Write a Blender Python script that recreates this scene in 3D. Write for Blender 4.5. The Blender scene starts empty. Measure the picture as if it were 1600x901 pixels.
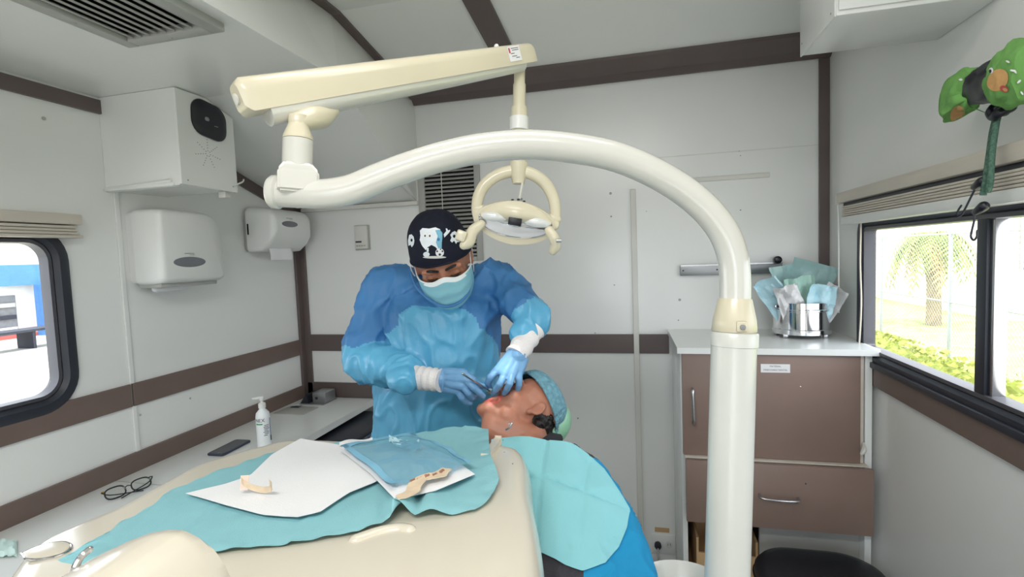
import bpy, bmesh, math, random
import numpy as np
from mathutils import Vector, Matrix, noise
from mathutils.bvhtree import BVHTree
random.seed(7)
SC = bpy.context.scene
COL = SC.collection
PI = math.pi

# ------------------------------------------------------------------ camera
CAM_R = Vector((0.97087075, 0.23650752, -0.03839498))
CAM_U = Vector((0.02229908, 0.07036023, 0.99727237))
CAM_F = Vector((-0.2385639, 0.96907875, -0.06303679))
EYE = Vector((0, 0, 1.52)); FPX = 794.3
cd = bpy.data.cameras.new('camera'); cam = bpy.data.objects.new('camera', cd); COL.objects.link(cam)
cam.matrix_world = Matrix(((CAM_R.x, CAM_U.x, -CAM_F.x, EYE.x), (CAM_R.y, CAM_U.y, -CAM_F.y, EYE.y), (CAM_R.z, CAM_U.z, -CAM_F.z, EYE.z), (0, 0, 0, 1)))
cd.sensor_width = 36; cd.lens = FPX / 1600 * 36; cd.clip_start = 0.02; cd.clip_end = 300
SC.camera = cam

# ------------------------------------------------------------------ world, lights, exposure
w = bpy.data.worlds.new('sky'); SC.world = w; w.use_nodes = True
nt = w.node_tree; bg = nt.nodes['Background']
tc = nt.nodes.new('ShaderNodeTexCoord'); nz = nt.nodes.new('ShaderNodeTexNoise'); nz.inputs['Scale'].default_value = 2.2
nz.inputs['Detail'].default_value = 6
cr = nt.nodes.new('ShaderNodeValToRGB'); cr.color_ramp.elements[0].position = .35; cr.color_ramp.elements[1].position = .65
cr.color_ramp.elements[0].color = (.78, .87, 1, 1); cr.color_ramp.elements[1].color = (1, 1, 1, 1)
nt.links.new(tc.outputs['Generated'], nz.inputs['Vector']); nt.links.new(nz.outputs['Fac'], cr.inputs['Fac'])
nt.links.new(cr.outputs['Color'], bg.inputs['Color']); bg.inputs['Strength'].default_value = 3.0
def area(name, loc, direction, sx, sy, power, color=(1, 1, 1), portal=False):
    l = bpy.data.lights.new(name, 'AREA'); l.shape = 'RECTANGLE'; l.size = sx; l.size_y = sy; l.energy = power; l.color = color
    o = bpy.data.objects.new(name, l); COL.objects.link(o); o.location = loc
    o.rotation_euler = Vector(direction).to_track_quat('-Z', 'Y').to_euler()
    if portal: l.cycles.is_portal = True
    return o
area('right_window_portal', (.86, 1.28, 1.36), (-1, 0, 0), 1.6, .5, 1, portal=True)
area('left_window_portal', (-1.84, .7, 1.37), (1, 0, 0), 1.1, .55, 1, portal=True)
area('doorway_portal', (-.1, -2.38, 1.05), (0, 1, 0), 1.3, 2.0, 1, portal=True)
area('ceiling_fill_light', (-.15, -.45, 2.40), (0, 0, -1), .9, .3, 19, (1, .985, .95))  # unseen ceiling panel, added to lift the interior against the bright windows
area('ceiling_fill_light', (-.15, .75, 2.425), (0, 0, -1), .9, .22, 2.5, (1, .985, .95))  # second, weaker unseen panel added for interior fill
sn = bpy.data.lights.new('sun', 'SUN'); sn.energy = 3.0; sn.angle = .06; sn.color = (1, .97, .9)
so = bpy.data.objects.new('sun', sn); COL.objects.link(so); so.rotation_euler = Vector((-.10, .18, -1)).to_track_quat('-Z', 'Y').to_euler()
vs = SC.view_settings; vs.view_transform = 'Standard'; vs.look = 'None'; vs.gamma = 1; vs.use_curve_mapping = False
vs.exposure = 0.5
SC.cycles.sample_clamp_indirect = 4.0; SC.cycles.max_bounces = 10; SC.cycles.diffuse_bounces = 6
SC.cycles.caustics_reflective = False; SC.cycles.caustics_refractive = False

# ------------------------------------------------------------------ helpers
def ray(x, y): return CAM_F * FPX + CAM_R * (x - 800) - CAM_U * (y - 450.5)
def onp(x, y, pt, n):
    d = ray(x, y); n = Vector(n); return EYE + d * ((Vector(pt) - EYE).dot(n) / d.dot(n))
def PX(x, y, v): return onp(x, y, (v, 0, 0), (1, 0, 0))
def PY(x, y, v): return onp(x, y, (0, v, 0), (0, 1, 0))
def PZ(x, y, v): return onp(x, y, (0, 0, v), (0, 0, 1))
def P(x, y, d): return EYE + ray(x, y) * (d / FPX)          # measured point at d metres in front of the eye
V = Vector

def srgb(r, g, b):
    f = lambda c: (c / 255 / 12.92) if c / 255 <= .04045 else ((c / 255 + .055) / 1.055) ** 2.4
    return (f(r), f(g), f(b), 1)
def mat(name, col, rough=.5, metal=0, var=.04, vscale=6, bump=0, bscale=60, coat=0, emit=None, alpha=None, trans=0, spec=.5, sss=0, scale_vec=None):
    m = bpy.data.materials.new(name); m.use_nodes = True; n = m.node_tree; b = n.nodes['Principled BSDF']
    c = srgb(*col) if max(col) > 1 else (*col, 1)
    t = n.nodes.new('ShaderNodeTexCoord'); z = n.nodes.new('ShaderNodeTexNoise'); z.inputs['Scale'].default_value = vscale; z.inputs['Detail'].default_value = 4
    src = t.outputs['Object']
    if scale_vec:
        mp = n.nodes.new('ShaderNodeMapping'); mp.inputs['Scale'].default_value = scale_vec; n.links.new(src, mp.inputs['Vector']); src = mp.outputs['Vector']
    n.links.new(src, z.inputs['Vector'])
    r = n.nodes.new('ShaderNodeValToRGB'); r.color_ramp.elements[0].position = .3; r.color_ramp.elements[1].position = .7
    r.color_ramp.elements[0].color = tuple(max(0, q * (1 - var)) for q in c[:3]) + (1,); r.color_ramp.elements[1].color = tuple(min(1, q * (1 + var)) for q in c[:3]) + (1,)
    n.links.new(z.outputs['Fac'], r.inputs['Fac']); n.links.new(r.outputs['Color'], b.inputs['Base Color'])
    b.inputs['Roughness'].default_value = rough; b.inputs['Metallic'].default_value = metal; b.inputs['Coat Weight'].default_value = coat
    b.inputs['Specular IOR Level'].default_value = spec; b.inputs['Coat Roughness'].default_value = .08
    if trans: b.inputs['Transmission Weight'].default_value = trans
    if sss: b.inputs['Subsurface Weight'].default_value = sss; b.inputs['Subsurface Radius'].default_value = (.012, .005, .003); b.inputs['Subsurface Scale'].default_value = 1
    if alpha is not None: b.inputs['Alpha'].default_value = alpha
    if bump:
        z2 = n.nodes.new('ShaderNodeTexNoise'); z2.inputs['Scale'].default_value = bscale; z2.inputs['Detail'].default_value = 5
        n.links.new(src, z2.inputs['Vector'])
        bp = n.nodes.new('ShaderNodeBump'); bp.inputs['Strength'].default_value = bump; bp.inputs['Distance'].default_value = .01
        n.links.new(z2.outputs['Fac'], bp.inputs['Height']); n.links.new(bp.outputs['Normal'], b.inputs['Normal'])
    if emit: b.inputs['Emission Color'].default_value = (*emit[:3], 1); b.inputs['Emission Strength'].default_value = emit[3]
    return m
M = dict(
    wall=mat('white_panel', (229, 230, 228), .22, var=.02, vscale=2, bump=.012, bscale=5),
    ceil=mat('ceiling_panel', (228, 229, 227), .2, var=.02, vscale=2, bump=.012, bscale=4),
    brown=mat('brown_trim', (96, 84, 82), .42, var=.06, vscale=8),
    brownr=mat('brown_rail', (112, 95, 88), .4, var=.06, vscale=8),
    cab=mat('cabinet_brown', (134, 113, 104), .4, var=.05, vscale=7, bump=.02, bscale=200),
    white=mat('white_plastic', (225, 226, 224), .3, var=.02),
    laminate=mat('white_laminate', (226, 229, 228), .25, var=.02),
    strip=mat('aged_white_strip', (212, 211, 205), .45, var=.04),
    grayp=mat('grey_paint', (172, 172, 168), .4, var=.04),
    louv=mat('grey_louvre', (176, 176, 172), .4, var=.03),
    darkgap=mat('dark_void', (14, 14, 15), .9),
    cream=mat('cream_plastic', (212, 204, 180), .28, var=.03, coat=.3),
    creamd=mat('unit_shell', (212, 204, 188), .25, var=.03, coat=.4, vscale=3),
    armw=mat('enamelled_arm', (208, 207, 200), .2, var=.02, coat=.6),
    post=mat('enamelled_post', (208, 209, 203), .3, var=.02, coat=.3),
    chrome=mat('chrome', (225, 225, 228), .1, 1, var=.02),
    steel=mat('brushed_steel', (190, 190, 192), .25, 1, var=.05),
    black=mat('black_plastic', (24, 24, 34), .3, var=.05),
    rubber=mat('black_rubber', (38, 42, 52), .45, var=.1),
    teal=mat('teal_drape', (136, 188, 196), .75, var=.04, vscale=10, bump=.12, bscale=500, spec=.2),
    bib=mat('bib_paper', (140, 202, 210), .8, var=.03, vscale=10, bump=.12, bscale=500, spec=.2),
    paper=mat('white_paper', (232, 232, 234), .8, var=.02, bump=.1, bscale=300, spec=.2),
    gown=mat('gown_coated', (92, 168, 206), .3, var=.07, vscale=5, bump=.35, bscale=22, spec=.5),
    gownd=mat('gown_cloth', (66, 124, 180), .5, var=.06, vscale=5, bump=.35, bscale=22, spec=.4),
    cuff=mat('knit_cuff', (228, 224, 224), .9, var=.04, bump=.4, bscale=350),
    glove=mat('nitrile_glove', (108, 156, 198), .38, var=.05, vscale=30, bump=.15, bscale=90, sss=.05),
    skin=mat('brown_skin', (164, 110, 86), .5, var=.08, vscale=14, bump=.08, bscale=160, sss=.15),
    skin2=mat('warm_skin', (172, 116, 94), .48, var=.08, vscale=14, bump=.08, bscale=160, sss=.15),
    lip=mat('lip_skin', (188, 96, 84), .4, var=.08, vscale=30),
    mouth=mat('inner_mouth', (120, 34, 28), .35, var=.2, vscale=40),
    hair=mat('black_hair', (22, 18, 18), .5, var=.3, vscale=60, bump=.5, bscale=120),
    cap=mat('navy_cap', (28, 30, 44), .8, var=.08, bump=.1, bscale=300, spec=.2),
    mask=mat('mask_blue', (140, 196, 210), .75, var=.03, bump=.1, bscale=400, spec=.2),
    maskw=mat('mask_white', (232, 238, 240), .8, var=.02, spec=.2),
    net=mat('hair_net', (112, 158, 174), .7, var=.22, vscale=70, bump=.8, bscale=130, spec=.2),
    chair=mat('green_vinyl', (140, 192, 160), .35, var=.03),
    shirt=mat('dark_grey_shirt', (66, 64, 70), .85, var=.1, bump=.2, bscale=300, spec=.2),
    sleeve=mat('bright_blue_sleeve', (36, 140, 188), .8, var=.06, bump=.25, bscale=60, spec=.2),
    trouser=mat('dark_trousers', (40, 44, 58), .85, var=.1),
    amber=mat('tan_paper', (222, 200, 172), .6, var=.12, vscale=40),
    print_w=mat('print_white', (222, 228, 234), .7, var=.05, vscale=60),
    print_b=mat('print_blue', (120, 180, 205), .7, var=.05, vscale=60),
    ink=mat('dark_ink', (40, 42, 56), .6), inkg=mat('green_ink', (70, 160, 100), .6), inkr=mat('red_ink', (190, 80, 80), .6),
    cardboard=mat('cardboard', (196, 162, 122), .8, var=.08),
    seat=mat('black_vinyl', (30, 31, 38), .42, var=.1, bump=.05, bscale=200),
    floor=mat('vinyl_floor', (150, 148, 142), .4, var=.1, vscale=20),
    green_f=mat('green_print_fabric', (112, 166, 88), .85, var=.12, vscale=30, bump=.2, bscale=80),
    tan_f=mat('tan_print_fabric', (206, 160, 104), .85, var=.15, vscale=30),
    cord=mat('green_cord', (74, 108, 92), .7, var=.35, vscale=160, bump=.5, bscale=300),
    beige=mat('beige_blind', (206, 198, 186), .5, var=.05, scale_vec=(1, 1, 8)),
    gray_bar=mat('grey_bar', (150, 152, 154), .35, .6, var=.04),
    lens=mat('smoked_window', (118, 120, 126), .12, var=.15, vscale=9),
    reflector=mat('lamp_reflector', (200, 202, 206), .3, .5, var=.03),
    shield=mat('lamp_shield', (214, 216, 216), .1, var=.01, coat=.6),
)
def see_through(name, tint, gloss=.08, dens=.0, rough=.05, body=(1, 1, 1)):
    m = bpy.data.materials.new(name); m.use_nodes = True; n = m.node_tree; n.nodes.clear()
    o = n.nodes.new('ShaderNodeOutputMaterial'); t = n.nodes.new('ShaderNodeBsdfTransparent'); t.inputs[0].default_value = (*tint, 1)
    g = n.nodes.new('ShaderNodeBsdfGlossy'); g.inputs['Roughness'].default_value = rough
    d = n.nodes.new('ShaderNodeBsdfDiffuse'); d.inputs[0].default_value = (*body, 1)
    a = n.nodes.new('ShaderNodeMixShader'); a.inputs[0].default_value = dens; b = n.nodes.new('ShaderNodeMixShader'); b.inputs[0].default_value = gloss
    n.links.new(t.outputs[0], a.inputs[1]); n.links.new(d.outputs[0], a.inputs[2]); n.links.new(a.outputs[0], b.inputs[1]); n.links.new(g.outputs[0], b.inputs[2]); n.links.new(b.outputs[0], o.inputs[0])
    return m
M['glass'] = see_through('window_glass', (.97, .98, .98), .04, .0)
M['film'] = see_through('blue_film', (.74, .90, .96), .10, .28, .12, (.40, .68, .80))
M['film2'] = see_through('green_film', (.6, .82, .85), .12, .45, .2, (.30, .55, .58))
M['spec_lens'] = see_through('spectacle_lens', (.95, .96, .96), .06)

def tag(o, label=None, cat=None, group=None, kind=None):
    if label: o['label'] = label
    if cat: o['category'] = cat
    if group: o['group'] = group
    if kind: o['kind'] = kind
    return o
def empty(name, loc, label, cat, group=None):
    o = bpy.data.objects.new(name, None); COL.objects.link(o); o.location = loc; o.empty_display_size = .05
    return tag(o, label, cat, group)
def link(name, me, parent=None):
    o = bpy.data.objects.new(name, me); COL.objects.link(o)
    if parent is not None:
        o.parent = parent; off = parent.location if parent.parent is None else Vector((0, 0, 0))
        o.matrix_parent_inverse = Matrix.Translation(-off)
    return o
class MB:
    def __init__(s): s.bm = bmesh.new()
    def add(s, vs, fs):
        v = [s.bm.verts.new(p) for p in vs]
        for f in fs:
            try: s.bm.faces.new([v[i] for i in f])
            except ValueError: pass
        return v
    def box(s, lo, hi, bev=0, seg=2, mtx=None):
        lo, hi = V(lo), V(hi)
        r = bmesh.ops.create_cube(s.bm, size=1); vs = r['verts']; c = (lo + hi) / 2; d = hi - lo
        for v in vs: v.co = V((c.x + v.co.x * d.x, c.y + v.co.y * d.y, c.z + v.co.z * d.z))
        if bev:
            es = list({e for v in vs for e in v.link_edges})
            r = bmesh.ops.bevel(s.bm, geom=es, offset=bev, segments=seg, profile=.5, affect='EDGES'); vs = list({v for f in r['faces'] for v in f.verts} | {v for v in vs if v.is_valid})
        if mtx is not None:
            for v in vs: v.co = mtx @ v.co
        return s
    def prism(s, pts, d, cap=True):
        d = V(d); n = len(pts); pts = [V(p) for p in pts]
        v = [s.bm.verts.new(p) for p in pts] + [s.bm.verts.new(p + d) for p in pts]
        for i in range(n): s.bm.faces.new((v[i], v[(i + 1) % n], v[n + (i + 1) % n], v[n + i]))
        if cap: s.bm.faces.new(v[:n][::-1]); s.bm.faces.new(v[n:])
        return s
    def loft(s, rings, cap=True, close=True):
        n = len(rings[0]); vv = [[s.bm.verts.new(p) for p in r] for r in rings]
        for a, b in zip(vv, vv[1:]):
            for i in range(n if close else n - 1): s.bm.faces.new((a[i], a[(i + 1) % n], b[(i + 1) % n], b[i]))
        if cap: s.bm.faces.new(vv[0][::-1]); s.bm.faces.new(vv[-1])
        return s
    def tube(s, pts, rad, seg=12, cap=True, flat=1.0, up=None, dome=False):
        pts = [V(p) for p in pts]; n = len(pts)
        if not hasattr(rad, '__len__'): rad = [rad] * n
        rad = list(rad)
        if dome:
            t0 = (pts[0] - pts[1]).normalized(); t1 = (pts[-1] - pts[-2]).normalized(); r0 = rad[0]; r1 = rad[-1]
            A = [(math.cos(a), math.sin(a)) for a in (PI / 2 * .93, PI / 2 * .66, PI / 2 * .33)]
            pts = [pts[0] + t0 * r0 * si for co, si in A] + pts + [pts[-1] + t1 * r1 * si for co, si in A[::-1]]
            rad = [r0 * co for co, si in A] + rad + [r1 * co for co, si in A[::-1]]; n = len(pts)
        rings = []; prev = None
        for i in range(n):
            t = (pts[min(i + 1, n - 1)] - pts[max(i - 1, 0)]).normalized()
            if prev is None:
                a = V(up) if up is not None else (V((0, 0, 1)) if abs(t.z) < .9 else V((1, 0, 0)))
            else: a = prev
            a = (a - t * a.dot(t)).normalized(); prev = a; b = t.cross(a)
            rings.append([pts[i] + (a * math.cos(2 * PI * k / seg) * flat + b * math.sin(2 * PI * k / seg)) * rad[i] for k in range(seg)])
        return s.loft(rings, cap)
    def lathe(s, prof, c, seg=32, mtx=None, cap=True):
        c = V(c); rings = []
        for r, z in prof:
            ring = [V((r * math.cos(2 * PI * k / seg), r * math.sin(2 * PI * k / seg), z)) for k in range(seg)]
            if mtx is not None: ring = [mtx @ q for q in ring]
            rings.append([q + c for q in ring])
        return s.loft(rings, cap)
    def ell(s, c, rad, rot=None, seg=20):
        c = V(c); rings = []; m = seg // 2
        top = None
        for i in range(1, m):
            a = PI * i / m
            rings.append([V((rad[0] * math.sin(a) * math.cos(2 * PI * k / seg), rad[1] * math.sin(a) * math.sin(2 * PI * k / seg), -rad[2] * math.cos(a))) for k in range(seg)])
        if rot is not None: rings = [[rot @ q for q in r] for r in rings]
        return s.loft([[q + c for q in r] for r in rings])
    def grid(s, fn, nu, nv):
        v = [[s.bm.verts.new(fn(i / nu, j / nv)) for j in range(nv + 1)] for i in range(nu + 1)]
        for i in range(nu):
            for j in range(nv): s.bm.faces.new((v[i][j], v[i + 1][j], v[i + 1][j + 1], v[i][j + 1]))
        return s
    def thicken(s, t):
        bmesh.ops.recalc_face_normals(s.bm, faces=s.bm.faces[:])
        bmesh.ops.solidify(s.bm, geom=s.bm.faces[:], thickness=t)
        return s
    def build(s, name, m, parent=None, smooth=True, ang=38, recalc=True):
        bm = s.bm
        if recalc: bmesh.ops.recalc_face_normals(bm, faces=bm.faces[:])
        for f in bm.faces: f.smooth = smooth
        if smooth:
            th = math.radians(ang)
            for e in bm.edges:
                if len(e.link_faces) == 2 and e.calc_face_angle(0) > th: e.smooth = False
        me = bpy.data.meshes.new(name); bm.to_mesh(me); bm.free()
        for q in (m if isinstance(m, (list, tuple)) else [m]): me.materials.append(q)
        return link(name, me, parent)
def remesh(mb, name, m, parent=None, voxel=.005, smooth=6, post=None):
    """fuse overlapping closed pieces into one continuous surface"""
    me = bpy.data.meshes.new(name); bmesh.ops.recalc_face_normals(mb.bm, faces=mb.bm.faces[:]); mb.bm.to_mesh(me); mb.bm.free()
    o = bpy.data.objects.new(name, me); COL.objects.link(o)
    r = o.modifiers.new('r', 'REMESH'); r.mode = 'VOXEL'; r.voxel_size = voxel; r.use_smooth_shade = True
    sm = o.modifiers.new('s', 'SMOOTH'); sm.iterations = smooth; sm.factor = .5
    dg = bpy.context.evaluated_depsgraph_get(); new = bpy.data.meshes.new_from_object(o.evaluated_get(dg)); new.name = name
    bpy.data.objects.remove(o); bpy.data.meshes.remove(me)
    new.materials.clear()
    for q in (m if isinstance(m, (list, tuple)) else [m]): new.materials.append(q)
    if post: post(new)
    for p in new.polygons: p.use_smooth = True
    return link(name, new, parent)
def displace(me, fn):
    n = len(me.vertices); no = np.zeros(n * 3, 'f'); me.vertices.foreach_get('normal', no); co = np.zeros(n * 3, 'f'); me.vertices.foreach_get('co', co)
    co = co.reshape(-1, 3); no = no.reshape(-1, 3)
    d = np.array([fn(V(p)) for p in co.tolist()], 'f'); co += no * d[:, None]; me.vertices.foreach_set('co', co.ravel()); me.update()
def text(s, size, mtx, m, name='lettering', parent=None, depth=.0004):
    c = bpy.data.curves.new(name, 'FONT'); c.body = s; c.size = size; c.extrude = depth; c.align_x = 'CENTER'; c.align_y = 'CENTER'
    o = bpy.data.objects.new(name, c); COL.objects.link(o); dg = bpy.context.evaluated_depsgraph_get()
    me = bpy.data.meshes.new_from_object(o.evaluated_get(dg)); bpy.data.objects.remove(o); me.transform(mtx); me.materials.clear(); me.materials.append(m)
    return link(name, me, parent)
def frame(o, x, y):
    x = V(x).normalized(); y = V(y); y = (y - x * y.dot(x)).normalized(); z = x.cross(y)
    return Matrix(((x.x, y.x, z.x, o[0]), (x.y, y.y, z.y, o[1]), (x.z, y.z, z.z, o[2]), (0, 0, 0, 1)))
def rrect(w, h, r, seg=6):
    out = []
    for cx, cy, a0 in ((w / 2 - r, h / 2 - r, 0), (-w / 2 + r, h / 2 - r, PI / 2), (-w / 2 + r, -h / 2 + r, PI), (w / 2 - r, -h / 2 + r, 3 * PI / 2)):
        for k in range(seg + 1): a = a0 + PI / 2 * k / seg; out.append((cx + r * math.cos(a), cy + r * math.sin(a)))
    return out
def polyline(pts, n):
    pts = [V(p) for p in pts]; L = [0]
    for a, b in zip(pts, pts[1:]): L.append(L[-1] + (b - a).length)
    out = []
    for i in range(n + 1):
        s = L[-1] * i / n; k = 0
        while k < len(pts) - 2 and L[k + 1] < s: k += 1
        t = (s - L[k]) / max(1e-9, L[k + 1] - L[k]); out.append(pts[k].lerp(pts[k + 1], min(1, t)))
    return out
def spline(pts, n):
    """Catmull-Rom through pts"""
    pts = [V(p) for p in pts]; q = [pts[0] * 2 - pts[1]] + pts + [pts[-1] * 2 - pts[-2]]; out = []
    m = len(pts) - 1
    for i in range(n + 1):
        s = m * i / n; k = min(int(s), m - 1); t = s - k; a, b, c, d = q[k:k + 4]
        out.append(.5 * ((2 * b) + (c - a) * t + (2 * a - 5 * b + 4 * c - d) * t * t + (3 * b - a - 3 * c + d) * t ** 3))
    return out
def coons(A, B, C, D, nu, nv):
    """A: bottom u, B: top u, C: left v, D: right v (A0=C0, A1=D0, B0=C1, B1=D1)"""
    A, B, C, D = polyline(A, nu), polyline(B, nu), polyline(C, nv), polyline(D, nv)
    def fn(u, v):
        i, j = round(u * nu), round(v * nv)
        return (1 - v) * A[i] + v * B[i] + (1 - u) * C[j] + u * D[j] - ((1 - u) * (1 - v) * A[0] + u * (1 - v) * A[nu] + (1 - u) * v * B[0] + u * v * B[nu])
    return fn

# ------------------------------------------------------------------ room shell
XL, XR, YB, YF = -1.754, .781, 2.38, -2.35
ZS, YS = 2.108, 1.50             # low soffit on the left, and where it starts sloping down
ZM, YM = 2.468, 1.78             # main ceiling, and where it starts sloping down
ZBS = 1.812                      # soffit height at the back wall
def holed_wall(name, axis, x, rect, holes, thick, m):
    """a wall slab in the plane axis=x with rounded window holes; rect/holes in the wall's own (a,b) metres"""
    bm = bmesh.new()
    def p(a, b): return (x, a, b) if axis == 'x' else (a, x, b)
    def loop(pts):
        v = [bm.verts.new(p(*q)) for q in pts]
        for i in range(len(v)): bm.edges.new((v[i], v[(i + 1) % len(v)]))
    loop([(rect[0], rect[2]), (rect[1], rect[2]), (rect[1], rect[3]), (rect[0], rect[3])])
    for a0, a1, b0, b1, r in holes: loop([((a0 + a1) / 2 + u, (b0 + b1) / 2 + v) for u, v in rrect(a1 - a0, b1 - b0, r)])
    bmesh.ops.triangle_fill(bm, use_beauty=True, edges=bm.edges[:])
    r = bmesh.ops.extrude_face_region(bm, geom=bm.faces[:]); d = V((thick, 0, 0)) if axis == 'x' else V((0, thick, 0))
    bmesh.ops.translate(bm, vec=d, verts=[v for v in r['geom'] if isinstance(v, bmesh.types.BMVert)])
    s = MB(); s.bm.free(); s.bm = bm
    return tag(s.build(name, m, smooth=False), kind='structure')
WL = (.12, 1.222, 1.108, 1.66, .10)
WR = (.45, 2.062, 1.12, 1.60, .05)
wl = holed_wall('wall_left', 'x', XL, (YF, YB, -.05, 2.60), [WL], -.032, M['wall'])
wr = holed_wall('wall_right', 'x', XR, (YF, YB, -.05, 2.60), [WR], .032, M['wall'])
wb = tag(MB().box((XL - .06, YB, -.05), (XR + .06, YB + .06, 2.6)).build('wall_back', M['wall'], smooth=False), kind='structure')
wf = holed_wall('wall_front', 'y', YF, (XL - .06, XR + .06, -.05, 2.6), [(-.75, .55, .02, 2.0, .02)], -.06, M['wall'])
tag(MB().box((XL - .06, YF - .06, -.06), (XR + .06, YB + .06, 0)).build('floor', M['floor'], smooth=False), kind='structure')
mc = MB()
mc.prism([(XL - .06, YF, ZM), (XL - .06, YM, ZM), (XL - .06, YB + .06, ZM - .28 * (YB + .06 - YM)), (XL - .06, YB + .06, 2.62), (XL - .06, YF, 2.62)], (XR - XL + .12, 0, 0))
tag(mc.build('ceiling', M['ceil'], smooth=False), kind='structure')
# low soffit (flat part, sloping part) with its fascia facing the room
XFB, XFB2 = -.915, -1.055
s = MB()
v = [(XL, YF, ZS), (XFB, YF, ZS), (XFB, YS, ZS), (XL, YS, ZS), (XL, YB, ZBS), (XFB2, YB, ZBS),
     (-1.13, YF, ZM), (-1.105, YM, ZM), (-1.045, YB, 2.30), (-1.115, YS, ZM)]
s.add(v, [(0, 1, 2, 3), (3, 2, 5, 4), (1, 6, 9, 2), (2, 9, 7), (2, 7, 8, 5)])
tag(s.build('ceiling_soffit', M['ceil'], smooth=False), kind='structure')

def trim(n, mb, m='brown', smooth=False):
    return tag(mb.build('trim_%d' % n, M[m], smooth=smooth), kind='structure')
def beam(a, b, w, t, m='brown', n=0):
    """flat batten between a and b lying under a ceiling (width along X)"""
    a, b = V(a), V(b); mb = MB(); x = V((w / 2, 0, 0)); z = V((0, 0, -t))
    mb.prism([a - x, a + x, a + x + z, a - x + z], b - a); return mb
slp = lambda y: ZM - .28 * (y - YM) if y > YM else ZM
mb = beam((-1.095, YF, ZM), (-1.095, YM, ZM), .06, .012); a, b = V((-1.095, YM, ZM)), V((-1.035, YB, slp(YB))); x = V((.03, 0, 0)); z = V((0, 0, -.012))
mb.prism([a - x, a + x, a + x + z, a - x + z], b - a); trim(1, mb)
mb = beam((-.545, YF, ZM), (-.545, YM, ZM), .095, .012)
a, b = V((-.545, YM, ZM)), V((-.50, YB, slp(YB))); x = V((.047, 0, 0)); mb.prism([a - x, a + x, a + x + z, a - x + z], b - a); trim(2, mb)
# cornice on the back wall
trim(3, MB().prism([(-1.05, YB, 2.278), (-1.05, YB - .018, 2.274), (-1.05, YB - .06, 2.298), (-1.05, YB - .065, 2.292), (-1.05, 2.235, 2.326), (-1.05, 2.235, 2.36), (-1.05, YB, 2.42)], (XR + 1.05, 0, 0)))
trim(4, MB().box((.742, YB - .012, 0), (XR, YB, 2.30), .002))                      # right corner post
trim(5, MB().box((XL, YB - .045, 0), (XL + .014, YB, 1.85), .002).box((XL, YB - .012, 0), (XL + .045, YB, 1.85), .002))   # left corner post
# rails at window-sill height
YSEAM = 1.405
mb = MB().box((XL, YF, 1.04), (XL + .010, YSEAM - .006, 1.121), .002).box((XL, YSEAM + .002, 1.04), (XL + .010, YB, 1.121), .002); trim(6, mb, 'brownr')
mb = MB().box((XL, YB - .011, 1.055), (-.018, YB, 1.143), .002).box((.004, YB - .011, 1.055), (.135, YB, 1.143), .002); trim(7, mb, 'brown')
trim(8, MB().box((XR - .012, YF, 1.035), (XR, YB, 1.12), .002), 'brownr')
# splashback trim above the left counter
trim(9, MB().box((XL, YF, .807), (XL + .012, YB, .875), .002), 'brownr')
trim(10, MB().box((XL, YB - .012, .807), (-1.30, YB, .885), .002), 'brown')
# brown batten under the soffit on the left wall, following its bend
mb = MB().box((XL, YF, 2.052), (XL + .012, 1.40, 2.098), .001)
mb.prism([(XL, 1.40, 2.052), (XL, 1.40, 2.098), (XL, 1.52, 2.098), (XL, YB, ZBS), (XL, YB, ZBS - .052), (XL, 1.51, 2.05)], (.012, 0, 0)); trim(11, mb)
# vertical white battens
trim(12, MB().box((XL, YSEAM - .004, 1.121), (XL + .007, YSEAM + .012, 1.80), .002).box((XL, YSEAM - .004, .875), (XL + .007, YSEAM + .012, 1.04), .002), 'white')
trim(13, MB().box((-.020, YB - .012, 0), (.005, YB, 1.80), .003), 'strip')
trim(14, MB().box((.24, YB - .008, 1.812), (.556, YB, 1.832), .003), 'strip')
# white angle closing the foot of the sloping soffit and the seam up the corner
mb = MB().box((XL + .05, YB - .03, ZBS - .02), (XFB2 + .012, YB - .0, ZBS), .003).box((XFB2 - .004, YB - .012, ZBS - .02), (XFB2 + .012, YB, 2.30), .003)
mb.prism([(XFB2 - .014, YB - .02, ZBS + .004), (XFB2 - .002, YB - .02, ZBS + .004), (XFB2 + .004 - .006, YB - .3, ZBS + .105), (XFB2 - .012, YB - .3, ZBS + .105)], (0, 0, -.006)); trim(15, mb, 'strip')
trim(16, MB().box((XL - .001, YF, 2.44), (XL + .01, YB, 2.46)), 'brown')
trim(17, MB().box((-1.045, YB - .006, 1.975), (-.3, YB, 1.979)).box((.0, YB - .003, 1.93), (.74, YB, 1.933)), 'strip')
# screws and plug holes in the back wall (parts of it)
for x, y, r in [(954, 302, .006), (955, 338, .004), (1062, 468, .006), (1060, 500, .003), (903, 653, .004), (819, 447, .003), (960, 445, .003), (1155, 236, .003), (1157, 328, .003), (815, 311, .006), (1157, 243, .002), (1010, 330, .002), (930, 520, .003)]:
    c = PY(x, y, YB); MB().lathe([(r, 0), (r, .002), (r * .5, .003)], c, 10, Matrix.Rotation(PI / 2, 4, 'X')).build('screw', M['gray_bar'], wb)
for x, y, r in [(68, 185, .006), (297, 622, .004), (219, 648, .004)]:
    c = PX(x, y, XL); MB().lathe([(r, 0), (r, .002)], c, 10, Matrix.Rotation(PI / 2, 4, 'Y')).build('screw', M['grayp'], wl)

# housings of the unseen ceiling panels added as interior fill light
for yy, hh in ((-.45, .07), (.75, .05)):
    e = empty('ceiling_fill_light', (-.15, yy, ZM - .001), 'added white flat ceiling fill light panel %s' % ('behind the camera near the door' if yy < 0 else 'overhead above the tray unit'), 'lamp')
    MB().box((-.62, yy - .15, ZM - .03), (.32, yy + .15, ZM), .006).build('housing', M['white'], e)

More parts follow.
